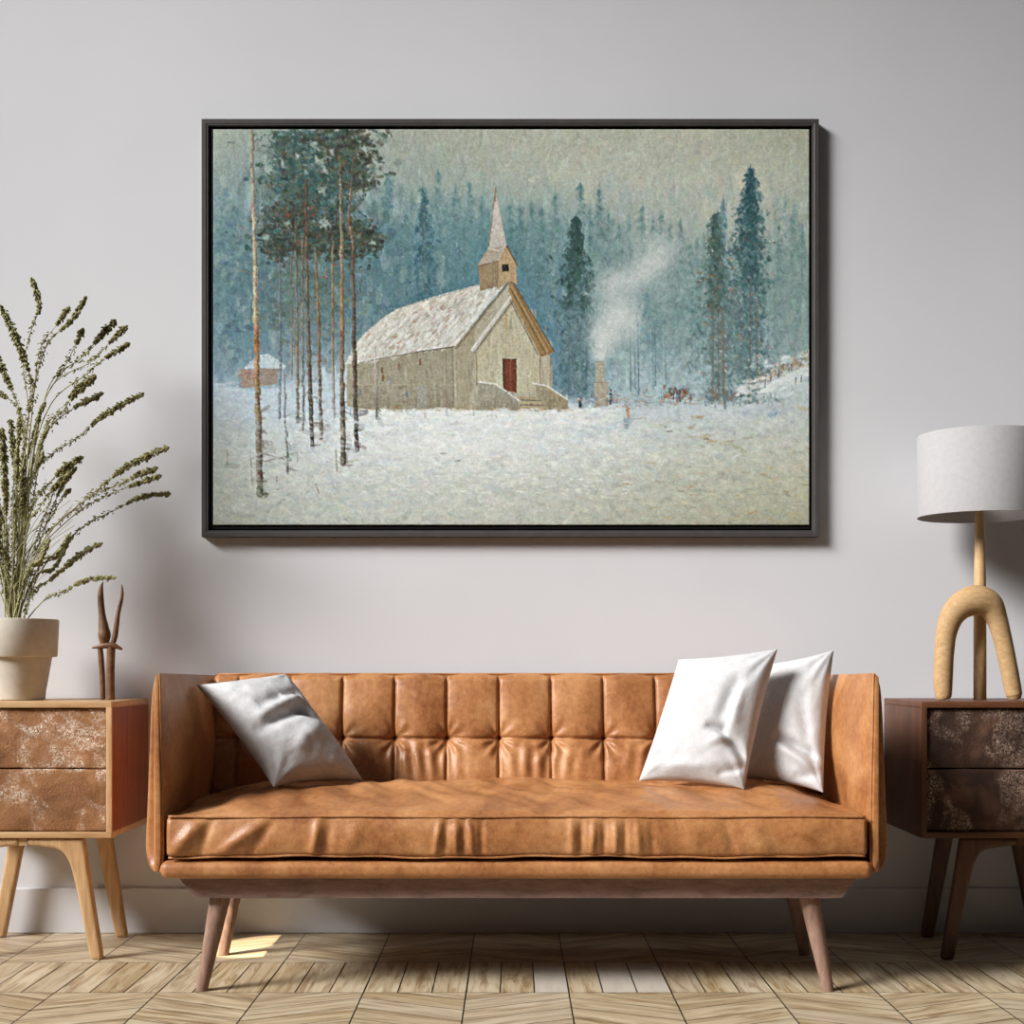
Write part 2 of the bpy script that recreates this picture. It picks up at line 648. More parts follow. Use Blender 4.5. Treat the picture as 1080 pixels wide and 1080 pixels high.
def seat_disp(p, n):
    x, y, z = p[:, 0], p[:, 1], p[:, 2]
    front = np.clip(-n[:, 1], 0, 1)
    top = np.clip(n[:, 2], 0, 1)
    fy = np.zeros(len(x))
    zc = (z - 0.42)
    for px, amp, w, slant in FOLDS:
        fx = (px - 540) * 3.6 / F
        fy += 1.15 * amp * np.exp(-((x - fx - zc * slant * 1.5) / (w * 1.15)) ** 2)
    zw = np.clip(np.sin(math.pi * np.clip((z - 0.366) / 0.11, 0, 1)), 0, 1) ** 0.7
    belly = 0.012 * zw
    y = y - front * (fy * zw + belly + 0.0025 * snoise(p, 4, 31, 3))
    ex = np.clip((0.92 - np.abs(x - SX)) / 0.22, 0, 1)
    ex = ex * ex * (3 - 2 * ex)
    ty = np.clip((p[:, 1] + 0.9) / 0.62, 0, 1)
    ey = np.clip(np.sin(math.pi * (0.03 + 0.80 * ty)), 0, 1) ** 0.75
    crown = (0.008 + 0.050 * ex) * ey
    lump = (0.010 * snoise(p, 3.4, 33, 3) + 0.004 * snoise(p, 9, 36, 2)) * np.clip(ey * 1.2, 0, 1)
    dx = np.abs(x[:, None] - COLX[None, :]).min(1)
    dimp = 0.012 * np.exp(-(dx / 0.03) ** 2) * np.exp(-((p[:, 1] + 0.52) / 0.045) ** 2)
    z = z + top * (crown + lump - dimp)
    # side walls lean with the cushion; sagging lower edge of the front
    z = z + front * (0.0025 * np.sin(x * 9) + 0.0015 * np.sin(x * 31)) * np.clip((0.40 - z) / 0.03, 0, 1)
    return np.stack([x, y, z], -1)


seat = part('seat_cushion', rbox(-0.907, 0.932, -0.898, -0.30, 0.373, 0.479, 0.014, (360, 90, 22), 4, seat_disp), M_LEATHER, sofa)
xs = np.linspace(-0.90, 0.925, 160)
pz = np.stack([xs, np.full(160, -0.9005) - 0.0, 0.4795 + 0.0012 * np.sin(xs * 11)], -1)
part('piping', tube(pz, 0.0034, 8), M_LEATHER, seat)
pz = np.stack([xs, np.full(160, -0.8985), 0.3745 + 0.0025 * np.sin(xs * 9) + .0015 * np.sin(xs * 31)], -1)
part('piping', tube(pz, 0.003, 8), M_LEATHER, seat)


def rail_disp(p, n):
    q = p.copy()
    q[:, 1] -= np.clip(-n[:, 1], 0, 1) * 0.002 * snoise(p, 3, 41, 3)
    return q


part('front_rail', rbox(-0.925, 0.948, -0.902, -0.16, 0.315, 0.3625, 0.021, (80, 10, 3), 6, rail_disp), M_LEATHER, sofa, label='tan leather padded rail below the seat cushion')


def prism(poly, y0, y1):
    n = len(poly)
    V = [(x, y0, z) for x, z in poly] + [(x, y1, z) for x, z in poly]
    Fs = [tuple(range(n)), tuple(range(2 * n - 1, n - 1, -1))]
    Fs += [(i, (i + 1) % n, n + (i + 1) % n, n + i) for i in range(n)]
    return np.array(V, float), Fs


part('base_frame', prism([(-0.890, 0.3145), (0.921, 0.3145), (0.879, 0.256), (-0.845, 0.256)], -0.84, -0.18), M_ASH, sofa, smooth=False, label='greyed wooden plinth frame with bevelled ends')
for tx, ty, bx, by in [(-0.785, -0.79, -0.835, -0.80), (0.800, -0.79, 0.851, -0.80), (-0.828, -0.36, -0.872, -0.345), (0.835, -0.36, 0.884, -0.345)]:
    tt = np.linspace(0, 1, 12)[:, None]
    pl = np.array([[tx, ty, 0.262]]) * (1 - tt) + np.array([[bx, by, 0.0]]) * tt
    rr = 0.0285 * (1 - tt[:, 0]) + 0.0155 * tt[:, 0]
    part('leg', tube(pl, rr, 20), M_ASHZ, sofa, label='greyed wooden tapered splayed leg', auto=40)


# ------------------------------------------------------------------ cushions
def pillow(name, corners, T, mat, label, folds=(), seed=1, pull=0.07, n=84, group=None, back=0.55, noise=0.006):
    TL, TR, BR, BL = [np.asarray(c, float) for c in corners]
    u = np.sin(np.linspace(-1, 1, n) * math.pi / 2)
    U, Vv = np.meshgrid(u, u, indexing='ij')                  # U right, V up
    u1 = U * (1 - pull * (1 - Vv ** 2) * U ** 2)
    v1 = Vv * (1 - pull * (1 - U ** 2) * Vv ** 2)
    a = (u1 + 1)[..., None] / 2
    b = (v1 + 1)[..., None] / 2
    base = (BL * (1 - a) + BR * a) * (1 - b) + (TL * (1 - a) + TR * a) * b
    nrm = np.cross(BR - TL, TR - BL)
    nrm /= np.linalg.norm(nrm)
    if nrm[1] > 0:
        nrm = -nrm
    th = np.clip((1 - U ** 2) * (1 - Vv ** 2), 0, 1) ** 0.42
    flat = base.reshape(-1, 3)
    geos = []
    fold = np.zeros_like(U)
    for (ua, va, ub, vb, w, dep) in folds:
        d = np.array([ub - ua, vb - va])
        L2 = (d ** 2).sum()
        t = np.clip(((U - ua) * d[0] + (Vv - va) * d[1]) / L2, 0, 1)
        dist = np.hypot(U - ua - t * d[0], Vv - va - t * d[1])
        fold += 1.05 * dep * np.exp(-(dist / w) ** 2) * (0.25 + 0.75 * np.sin(math.pi * np.clip(0.15 + 0.7 * t, 0, 1)))
    ang = 0.0
    for cu, cv in ((-1, -1), (-1, 1), (1, -1), (1, 1)):        # gathers running out of the corners
        rr = np.hypot(U - cu, Vv - cv)
        aa = np.arctan2(Vv - cv, U - cu)
        ang = ang + 0.0028 * np.cos(aa * 11 + seed * 1.7 + cu) * np.exp(-((rr - 0.4) / 0.28) ** 2)
    nz = (snoise(flat, 6, seed, 4) * noise * 0.42 + 0.0012 * np.abs(snoise(flat, 13, seed + 9, 2)) ** 1.5 * -1.5).reshape(U.shape)
    edge = np.clip(th * 1.6, 0, 1)
    for s, k in ((1, 1.0), (-1, back)):
        off = s * T * k * th + (fold + ang + nz) * edge * (1 if s > 0 else 0.3)
        geos.append((base + nrm * off[..., None]).reshape(-1, 3))
    V = np.vstack(geos)
    idx = np.arange(n * n).reshape(n, n)
    q = np.stack([idx[:-1, :-1], idx[1:, :-1], idx[1:, 1:], idx[:-1, 1:]], -1).reshape(-1, 4)
    idb = idx + n * n
    bd = np.zeros((n, n), bool)
    bd[0], bd[-1], bd[:, 0], bd[:, -1] = True, True, True, True
    idb = np.where(bd, idx, idb)                               # the two skins share the seam
    q2 = np.stack([idb[:-1, :-1], idb[:-1, 1:], idb[1:, 1:], idb[1:, :-1]], -1).reshape(-1, 4)
    # compact
    used, inv = np.unique(np.vstack([q, q2]), return_inverse=True)
    V = V[used]
    Q = inv.reshape(-1, 4)
    loc = (V[:, 0].mean(), V[:, 1].mean(), V[:, 2].min())
    return solo(name, (V, Q), mat, loc, label, 'cushion', group)


pillow('throw_pillow', [P(209, 731, 3.97), P(302, 719, 4.07), P(384, 832, 3.98), P(290, 838, 3.84)], 0.105, M_GREYC,
       'grey linen throw pillow leaning in the sofa corner by the left arm', seed=3, pull=0.10,
       folds=[(-0.75, -0.15, 0.55, 0.12, 0.11, -0.022), (-0.35, 0.25, 0.6, 0.42, 0.09, -0.014), (-0.6, 0.02, 0.5, 0.3, 0.08, 0.010),
              (0.30, 0.10, 0.75, -0.05, 0.09, -0.026), (0.2, 0.35, 0.7, 0.2, 0.05, 0.012), (-0.2, -0.55, 0.6, -0.2, 0.14, 0.014)], noise=0.008)
pillow('throw_pillow', [P(716, 694, 4.02), P(820, 683, 3.93), P(785, 831, 3.82), P(674, 822, 3.93)], 0.080, M_WHITEC,
       'white linen throw pillow standing in front of the other white one', seed=8, pull=0.05,
       folds=[(0.15, -0.22, 0.45, -0.25, 0.05, -0.020), (0.42, -0.25, 0.95, -0.62, 0.07, -0.026), (0.30, -0.42, 0.55, -0.40, 0.06, 0.016),
              (0.45, 0.45, 0.35, -0.1, 0.13, -0.014), (0.62, 0.3, 0.60, -0.2, 0.10, 0.010), (0.55, -0.85, 0.95, -0.75, 0.06, -0.014), (-0.8, -0.85, 0.3, -0.80, 0.10, 0.010)])
pillow('throw_pillow', [P(790, 704, 4.10), P(879, 687, 4.02), P(868, 837, 3.86), P(772, 822, 4.03)], 0.075, M_WHITEC,
       'white linen throw pillow half hidden behind another, against the right sofa arm', seed=14, pull=0.06,
       folds=[(0.05, -0.35, 0.95, -0.58, 0.08, -0.024), (0.15, -0.5, 0.8, -0.75, 0.08, 0.014), (0.5, -0.9, 0.95, -0.8, 0.07, -0.012), (0.5, 0.2, 0.7, -0.3, 0.13, -0.008)])


from mathutils.bvhtree import BVHTree


def world_bvh(objs):
    V, Fs, n = [], [], 0
    for o in objs:
        off = Vector(ORG[o.name]) if o.name in ORG else o.location
        me = o.data
        V += [v.co + off for v in me.vertices]
        Fs += [tuple(i + n for i in q.vertices) for q in me.polygons]
        n += len(me.vertices)
    return BVHTree.FromPolygons(V, Fs)


def settle(o, tree):
    """nudge a cushion up and forward until it only just touches what carries it"""
    base = [v.co.copy() for v in o.data.vertices]
    Fs = [tuple(q.vertices) for q in o.data.polygons]

    def hit():
        return bool(BVHTree.FromPolygons([v + o.location for v in base], Fs).overlap(tree))
    k = 0
    if hit():
        while hit() and k < 40:
            o.location.z += 0.0015
            o.location.y -= 0.0012
            k += 1
    else:
        while not hit() and k < 40:
            o.location.z -= 0.0015
            k += 1
        o.location.z += 0.0015


_sofa_tree = world_bvh([seat, backrest] + list(seat.children) + list(backrest.children) + [c for c in sofa.children if c.name.startswith('arm')])
for _o in [q for q in COL.objects if q.name.startswith('throw_pillow')]:
    settle(_o, _sofa_tree)

# ------------------------------------------------------------------ nightstands
def nightstand(label, x0, w, mats, inset):
    woodZ, woodX, side, hide = mats
    yf, yb, z0, z1 = -0.43, -0.02, 0.363, 0.768
    x1 = x0 + w
    xc = (x0 + x1) / 2
    r = thing('nightstand', label, 'nightstand', (xc, -0.22, 0.0), 'nightstands beside the sofa')
    part('top_panel', rbox(x0, x1, yf, yb, z1 - 0.019, z1, 0.0025, (4, 4, 1), 2), woodX, r, auto=40)
    part('bottom_panel', rbox(x0, x1, yf, yb, z0, z0 + 0.018, 0.0025, (4, 4, 1), 2), woodX, r, auto=40)
    part('side_panel', rbox(x0, x0 + 0.016, yf + 0.0006, yb, z0 + 0.0178, z1 - 0.0188, 0.002, (1, 4, 4), 2), side, r, auto=40)
    part('side_panel', rbox(x1 - 0.016, x1, yf + 0.0006, yb, z0 + 0.0178, z1 - 0.0188, 0.002, (1, 4, 4), 2), side, r, auto=40)
    part('back_panel', box(x0 + 0.015, x1 - 0.015, yb - 0.012, yb - 0.002, z0 + 0.017, z1 - 0.018), side, r, smooth=False)
    # pale edge strips lipping the veneered sides
    for xa in (x0, x1 - 0.0165):
        part('edge_strip', rbox(xa - 0.0004, xa + 0.0169, yf - 0.0008, yf + 0.006, z0 + 0.017, z1 - 0.018, 0.0015, (1, 1, 4), 2), woodZ, r, auto=40)
    zs = 0.568

    def dd(seed):
        def f(p, n):
            q = p.copy()
            fr = np.clip(-n[:, 1], 0, 1)
            cz = (p[:, 2] - p[:, 2].min()) / np.ptp(p[:, 2])
            q[:, 1] -= fr * (0.005 * np.sin(math.pi * np.clip(cz, 0, 1)) ** 0.6 + 0.0022 * snoise(p, 9, seed, 3))
            q[:, 2] += 0.0016 * snoise(p, 7, seed + 5, 2) * np.abs(n[:, 2])
            return q
        return f
    part('drawer', rbox(x0 + 0.0175, x1 - 0.0175, yf + 0.013, yb - 0.03, zs + 0.0012, z1 - 0.021, 0.004, (60, 4, 28), 4, dd(3)), hide, r, label='brown and white speckled hide drawer front')
    part('drawer', rbox(x0 + 0.0175, x1 - 0.0175, yf + 0.013, yb - 0.03, z0 + 0.0195, zs - 0.0012, 0.004, (60, 4, 28), 4, dd(17)), hide, r, label='brown and white speckled hide drawer front')
    # undercarriage: shaped legs flow into an arched apron
    hw = w / 2

    def front_leg(e):
        out = [(hw - 0.0885 - e, z0), (hw - 0.031 - e, 0.0), (hw - 0.068 - e, 0.0)]
        inn = catmull([(hw - 0.068 - e, 0.0), (hw - 0.095 - e, 0.14), (hw - 0.119 - e, 0.25), (hw - 0.136 - e, 0.30), (hw - 0.166 - e, 0.328), (0.012, 0.340)], 24)
        return out[:2] + [tuple(q) for q in inn] + [(0.012, z0)]

    def rear_leg(e):
        return [(hw - 0.108 - e, z0), (hw - 0.052 - e, 0.0), (hw - 0.090 - e, 0.0), (hw - 0.162 - e, z0)]
    for yy, th, fn, e in ((-0.405, 0.032, front_leg, inset), (-0.072, 0.032, rear_leg, inset * 1.6)):
        for s in (1, -1):
            pl = [(xc + s * x, z) for x, z in fn(e)]
            me = part('leg', prism(pl, yy - th / 2, yy + th / 2), woodZ, r, smooth=False)
            bv = me.modifiers.new('soft_edges', 'BEVEL')
            bv.width, bv.segments, bv.limit_method, bv.angle_limit = 0.010, 3, 'ANGLE', math.radians(50)
    part('apron', box(xc - 0.0125, xc + 0.0125, -0.417, -0.393, 0.340, z0), woodX, r, smooth=False)
    return r


nightstand('pale oak nightstand with brown and white hide drawers, under the potted plant', -1.185 - 0.535, 0.535, (M_OAK, M_OAKX, M_TEAK, M_HIDE), 0.0)
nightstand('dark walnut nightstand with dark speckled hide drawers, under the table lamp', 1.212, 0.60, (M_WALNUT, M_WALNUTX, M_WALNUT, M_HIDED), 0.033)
ZT = 0.768

# ------------------------------------------------------------------ potted plant
PX, PY = (19 - 540) * 4.25 / F, -0.25
plant = thing('potted_plant', 'cream stoneware pot with tall feathery olive green branches, on the pale nightstand', 'plant', (PX, PY, ZT))
pr = [(0.001, 0.0), (0.076, 0.0), (0.080, 0.003), (0.083, 0.03), (0.100, 0.128), (0.1005, 0.132), (0.114, 0.133), (0.1165, 0.136), (0.1215, 0.243), (0.1200, 0.249),
      (0.1165, 0.250), (0.111, 0.248), (0.106, 0.20), (0.104, 0.17), (0.001, 0.17)]
part('pot', lathe([(r, ZT + z) for r, z in pr], PX, PY, 64), M_POT, plant, auto=45)
sv, sf = lathe([(0.001, ZT + 0.222), (0.04, ZT + 0.224), (0.08, ZT + 0.221), (0.1055, ZT + 0.218)], PX, PY, 40)
sv[:, 2] += snoise(sv, 25, 3, 2) * 0.004
part('soil', (sv, sf), M_SOIL, plant)


def buds(path, rad, count, size, rg):
    """small plump buds packed round a stem"""
    nlat, nlon = 3, 6
    bx = []
    for i in range(1, nlat + 1):
        ph = math.pi * i / (nlat + 1)
        for j in range(nlon):
            t = 2 * math.pi * j / nlon
            bx.append((math.sin(ph) * math.cos(t), math.sin(ph) * math.sin(t), math.cos(ph)))
    bv = np.array([(0, 0, 1)] + bx + [(0, 0, -1)])
    bf = [(0, 1 + j, 1 + (j + 1) % nlon) for j in range(nlon)]
    for i in range(nlat - 1):
        bf += [(1 + i * nlon + j, 1 + (i + 1) * nlon + j, 1 + (i + 1) * nlon + (j + 1) % nlon, 1 + i * nlon + (j + 1) % nlon) for j in range(nlon)]
    L = 1 + (nlat - 1) * nlon
    bf += [(L + (j + 1) % nlon, L + j, len(bv) - 1) for j in range(nlon)]
    V, Fs, nb = [], [], 0
    m = len(path)
    L_ = np.linalg.norm(np.diff(path, axis=0), axis=1).sum()
    ph0 = rg.uniform(0, 6)
    for _ in range(count):
        t = rg.random() ** 0.9
        i = min(int(t * (m - 1)), m - 2)
        f = t * (m - 1) - i
        c = path[i] * (1 - f) + path[i + 1] * f
        tg = path[i + 1] - path[i]
        tg /= np.linalg.norm(tg) + 1e-9
        o = np.array([rg.gauss(0, 1) for _ in range(3)])
        o -= tg * (o @ tg)
        o /= np.linalg.norm(o) + 1e-9
        rr = rad * (math.sin(math.pi * min(1, 0.10 + 0.85 * t)) ** 0.6) * rg.uniform(0.25, 1.0) * (0.72 + 0.38 * math.sin(t * L_ * 330 + ph0) * math.sin(t * L_ * 140 + 2 * ph0))
        ax = tg * 0.8 + o * rg.uniform(0.3, 1.0)
        ax /= np.linalg.norm(ax)
        s1 = np.cross(ax, o)
        s1 /= np.linalg.norm(s1) + 1e-9
        s2 = np.cross(ax, s1)
        sz = size * rg.uniform(0.6, 1.2)
        pts = c + o * rr + (bv[:, 0:1] * s1 * 0.5 + bv[:, 1:2] * s2 * 0.42 + bv[:, 2:3] * ax) * sz
        V.append(pts)
        Fs += [tuple(k + nb for k in q) for q in bf]
        nb += len(pts)
    return np.vstack(V), Fs


def spike(path, rad, count, size, rg):
    return join(buds(path, rad, count, size, rg), tube(path, 0.0008, 5))


rg = random.Random(3)
K = 2.842
# crop coordinates: control points from the tip back to the foot; start of buds..; number, radius px, bare share
STEMS = [
    ([(94, 38), (118, 120), (95, 190), (70, 300), (85, 450), (60, 700), (35, 1060)], 0.26, 11, 'a'),
    ([(258, 95), (215, 165), (150, 225), (110, 330), (88, 520), (40, 1060)], 0.34, 10, 'a'),
    ([(208, 125), (165, 185), (120, 250), (100, 400), (70, 700), (35, 1060)], 0.22, 10, 'a'),
    ([(250, 190), (225, 240), (195, 300), (140, 380), (85, 620), (30, 1060)], 0.20, 11, 'b'),
    ([(345, 165), (290, 225), (240, 280), (170, 340), (105, 520), (45, 1060)], 0.26, 14, 'b'),
    ([(380, 182), (330, 230), (270, 290), (150, 370), (95, 600), (45, 1060)], 0.24, 11, 'b'),
    ([(387, 235), (320, 275), (260, 325), (150, 420), (85, 640), (35, 1060)], 0.24, 11, 'b'),
    ([(285, 332), (230, 375), (185, 440), (130, 500), (75, 760), (35, 1060)], 0.30, 17, 'b'),
    ([(307, 384), (235, 420), (165, 470), (110, 560), (65, 780), (30, 1060)], 0.26, 11, 'b'),
    ([(430, 384), (350, 425), (290, 465), (235, 515), (120, 600), (70, 760), (35, 1060)], 0.42, 12, 'a'),
    ([(247, 575), (190, 610), (140, 660), (95, 720), (60, 850), (30, 1060)], 0.30, 14, 'b'),
    ([(505, 545), (430, 575), (355, 620), (300, 665), (200, 750), (70, 880), (30, 1060)], 0.42, 13, 'b'),
    ([(470, 608), (410, 630), (350, 660), (260, 700), (120, 840), (30, 1060)], 0.28, 12, 'b'),
    ([(482, 631), (400, 658), (320, 690), (220, 750), (100, 880), (30, 1060)], 0.26, 10, 'b'),
    ([(510, 685), (430, 692), (350, 730), (240, 790), (120, 920), (40, 1060)], 0.36, 10, 'b'),
    ([(305, 833), (240, 868), (160, 935), (95, 985), (45, 1060)], 0.55, 11, 'a'),
    ([(345, 935), (255, 943), (200, 972), (130, 1005), (60, 1060)], 0.42, 10, 'a'),
    ([(0, 120), (40, 200), (75, 290), (98, 370), (80, 480), (45, 750), (25, 1060)], 0.42, 15, 'a'),
    ([(-15, 260), (20, 340), (55, 420), (75, 520), (50, 760), (25, 1060)], 0.32, 13, 'a'),
    ([(-20, 380), (25, 400), (60, 450), (70, 560), (45, 800), (25, 1060)], 0.20, 10, 'a'),
    ([(30, 465), (42, 560), (50, 660), (40, 850), (25, 1060)], 0.50, 13, 'b'),
    ([(5, 490), (12, 580), (18, 700), (20, 880), (20, 1060)], 0.55, 14, 'a'),
    ([(70, 600), (68, 680), (60, 760), (40, 900), (25, 1060)], 0.50, 14, 'b'),
    ([(215, 620), (160, 670), (115, 730), (80, 800), (30, 1060)], 0.30, 12, 'b'),
    ([(-30, 600), (-15, 700), (0, 820), (15, 940), (20, 1060)], 0.50, 12, 'a'),
    ([(210, 672), (185, 700), (150, 760), (80, 880), (30, 1060)], 0.20, 9, 'a'),
    ([(130, 560), (105, 620), (85, 700), (55, 850), (28, 1060)], 0.24, 10, 'a'),
    ([(-90, 300), (-60, 420), (-25, 560), (5, 800), (20, 1060)], 0.40, 14, 'a'),
    ([(-150, 480), (-100, 580), (-50, 720), (0, 900), (18, 1060)], 0.40, 13, 'a'),
    ([(-190, 700), (-130, 770), (-60, 870), (0, 980), (15, 1060)], 0.40, 12, 'a'),
]
for _ in range(20):                                           # finer sprays filling the heart of the plant
    tx, ty = rg.uniform(-60, 230), rg.uniform(380, 860)
    mx, my = tx * 0.5 + rg.uniform(0, 35), ty + (1060 - ty) * 0.35
    STEMS.append(([(tx, ty), (tx * 0.75 + 12, ty + 60), (mx, my), (tx * 0.25 + 25, my + (1060 - my) * 0.55), (30, 1060)], rg.uniform(0.25, 0.5), rg.uniform(6, 9), 'a'))
for ctrl, frac, rpx, kind in STEMS:
    dtip = 4.25 + rg.uniform(-0.11, 0.10)
    dft = 4.25 + rg.uniform(-0.03, 0.03)
    n = len(ctrl)
    pts = []
    for i, (cx, cy) in enumerate(ctrl):
        t = i / (n - 1)
        d = dtip * (1 - t) + dft * t
        px, py = cx / K, 280 + cy / K
        if i == n - 1:
            px = 10 + (px - 10) * 1.0 + rg.uniform(-3, 8)
            py = 665
        pts.append(P(px, py, d))
    path = catmull(pts, 40)
    rads = np.linspace(0.0009, 0.0023, 40)
    st = part('stem', tube(path, rads, 6), M_STEM, plant)
    m = max(5, int(40 * frac))
    seg = path[:m]
    L = np.linalg.norm(np.diff(seg, axis=0), axis=1).sum()
    cnt = int(60 + L * 1500 * (rpx / 11))
    part('bud_spike', spike(seg, rpx / 2 / K * 4.25 / F * 2.1, cnt, 0.0064, rg), M_LEAF if kind == 'a' else M_LEAFD, st)
    # looser buds further down
    seg2 = path[m:min(39, m + 14)]
    part('bud_spike', spike(seg2, rpx / 2 / K * 4.25 / F * 2.4, int(cnt * 0.32), 0.0048, rg), M_LEAF, st)
for i in range(46):                                           # wispy bare side twigs
    a = rg.uniform(-0.45, 0.85)
    ln = rg.uniform(0.10, 0.30)
    d = 4.25 + rg.uniform(-0.05, 0.05)
    x0, y0 = rg.uniform(2, 32), rg.uniform(560, 650)
    p0 = P(x0, y0, d)
    p2 = p0 + np.array([math.sin(a) * ln, rg.uniform(-0.05, 0.05), math.cos(a) * ln])
    p1 = (p0 + p2) / 2 + np.array([-0.02 * a, 0, 0.01])
    st = part('twig', tube(catmull([p0, p1, p2], 14), np.linspace(0.0011, 0.0006, 14), 5), M_STEM, plant)

# ------------------------------------------------------------------ carved sculpture
sculpt = thing('wooden_sculpture', 'carved brown wooden sculpture of two upright horns, on the pale nightstand', 'sculpture', (P(113, 738, 4.25)[0], -0.25, ZT))


def ptube(pts, d, n=30, seg=14, flat=1.0):
    c = catmull([(a, b, r, (q[0] if q else 0)) for a, b, r, *q in pts], n)
    pos = np.array([P(a, b, d) + np.array([0, dy, 0]) for a, b, r, dy in c])
    rad = np.maximum(c[:, 2], 0.3) * d / F
    return tube(pos, rad, seg, True, flat)


part('horn', ptube([(108.8, 613.5, .5), (106.6, 620, 2.2), (106.2, 630, 3.2), (107.6, 648, 3.7), (109.6, 663, 5.6), (110.2, 670, 6.6), (110, 677, 5.0), (109.5, 681, 3)], 4.25), M_HORN, sculpt)
part('horn', ptube([(128.3, 616.5, .5), (128.9, 624, 1.5), (128, 633, 1.9), (124.8, 646, 2.3), (122.8, 660, 2.8), (121.2, 671, 3.0), (119.4, 678, 2.6), (118, 682, 2)], 4.25), M_HORN, sculpt)
part('crossbar', ptube([(97.3, 683.5, 1.0), (101, 682.6, 1.6), (106, 681.6, 2.8), (112, 680.6, 3.4), (119, 680.6, 3.2), (124, 682.5, 2.2), (128.6, 684.8, 1.3)], 4.245), M_HORN, sculpt)
part('stem', ptube([(105.5, 683, 2.8), (106.4, 692, 3.0), (107.8, 712, 2.9), (108.6, 738, 2.7)], 4.25), M_HORN, sculpt)
part('stem', ptube([(117.4, 681, 4.6), (117, 692, 4.4), (116.6, 712, 4.3), (116.8, 738, 4.4)], 4.25), M_HORN, sculpt)

# ------------------------------------------------------------------ table lamp
LX, LY = P(1033.5, 700, 4.27)[0], -0.23
lamp = thing('table_lamp', 'table lamp with a grey drum shade and arched rattan base, on the dark nightstand', 'lamp', (LX, LY, ZT))
R = 0.188
part('lamp_shade', lathe([(R, 1.336), (R, 1.588), (R - 0.0015, 1.5895), (R - 0.004, 1.588), (R - 0.004, 1.337), (R - 0.002, 1.3350), (R, 1.336)], LX, LY, 96), M_SHADE, lamp, auto=50)
part('pole', tube([(LX, LY, ZT), (LX, LY, 0.95), (LX, LY, 1.12), (LX, LY, 1.30), (LX, LY, 1.50)], [0.0195, 0.0195, 0.0185, 0.0145, 0.014], 24), M_LAMPW, lamp)
spk = [tube([(LX, LY, 1.50), (LX + (R - .003) * math.cos(t), LY + (R - .003) * math.sin(t), 1.50)], 0.002, 8) for t in (0.4, 0.4 + 2.094, 0.4 + 4.189)]
part('shade_carrier', join(*spk), M_BLACK, lamp)
arch = [(995.4, 737.6, 6.5), (995, 733, 8.6), (994.6, 715, 10), (995.8, 690, 10.1), (998, 668, 10.8), (1004, 650, 12.5), (1015, 638, 14.8), (1030, 633, 16.2), (1043.5, 638.5, 14.4),
        (1051, 652, 11.2), (1056, 668, 9.8), (1062, 695, 9.3), (1068.6, 728, 8.7), (1069.8, 734, 7.6), (1070.3, 737.6, 5.8)]
part('arched_base', ptube(arch, 4.205, 70, 24, 0.95), M_CANE, lamp)

# ------------------------------------------------------------------ painting
PAINT_S = 1.25
X0, X1, Y0, Y1 = 225.0, 853.5, 136.5, 553.5


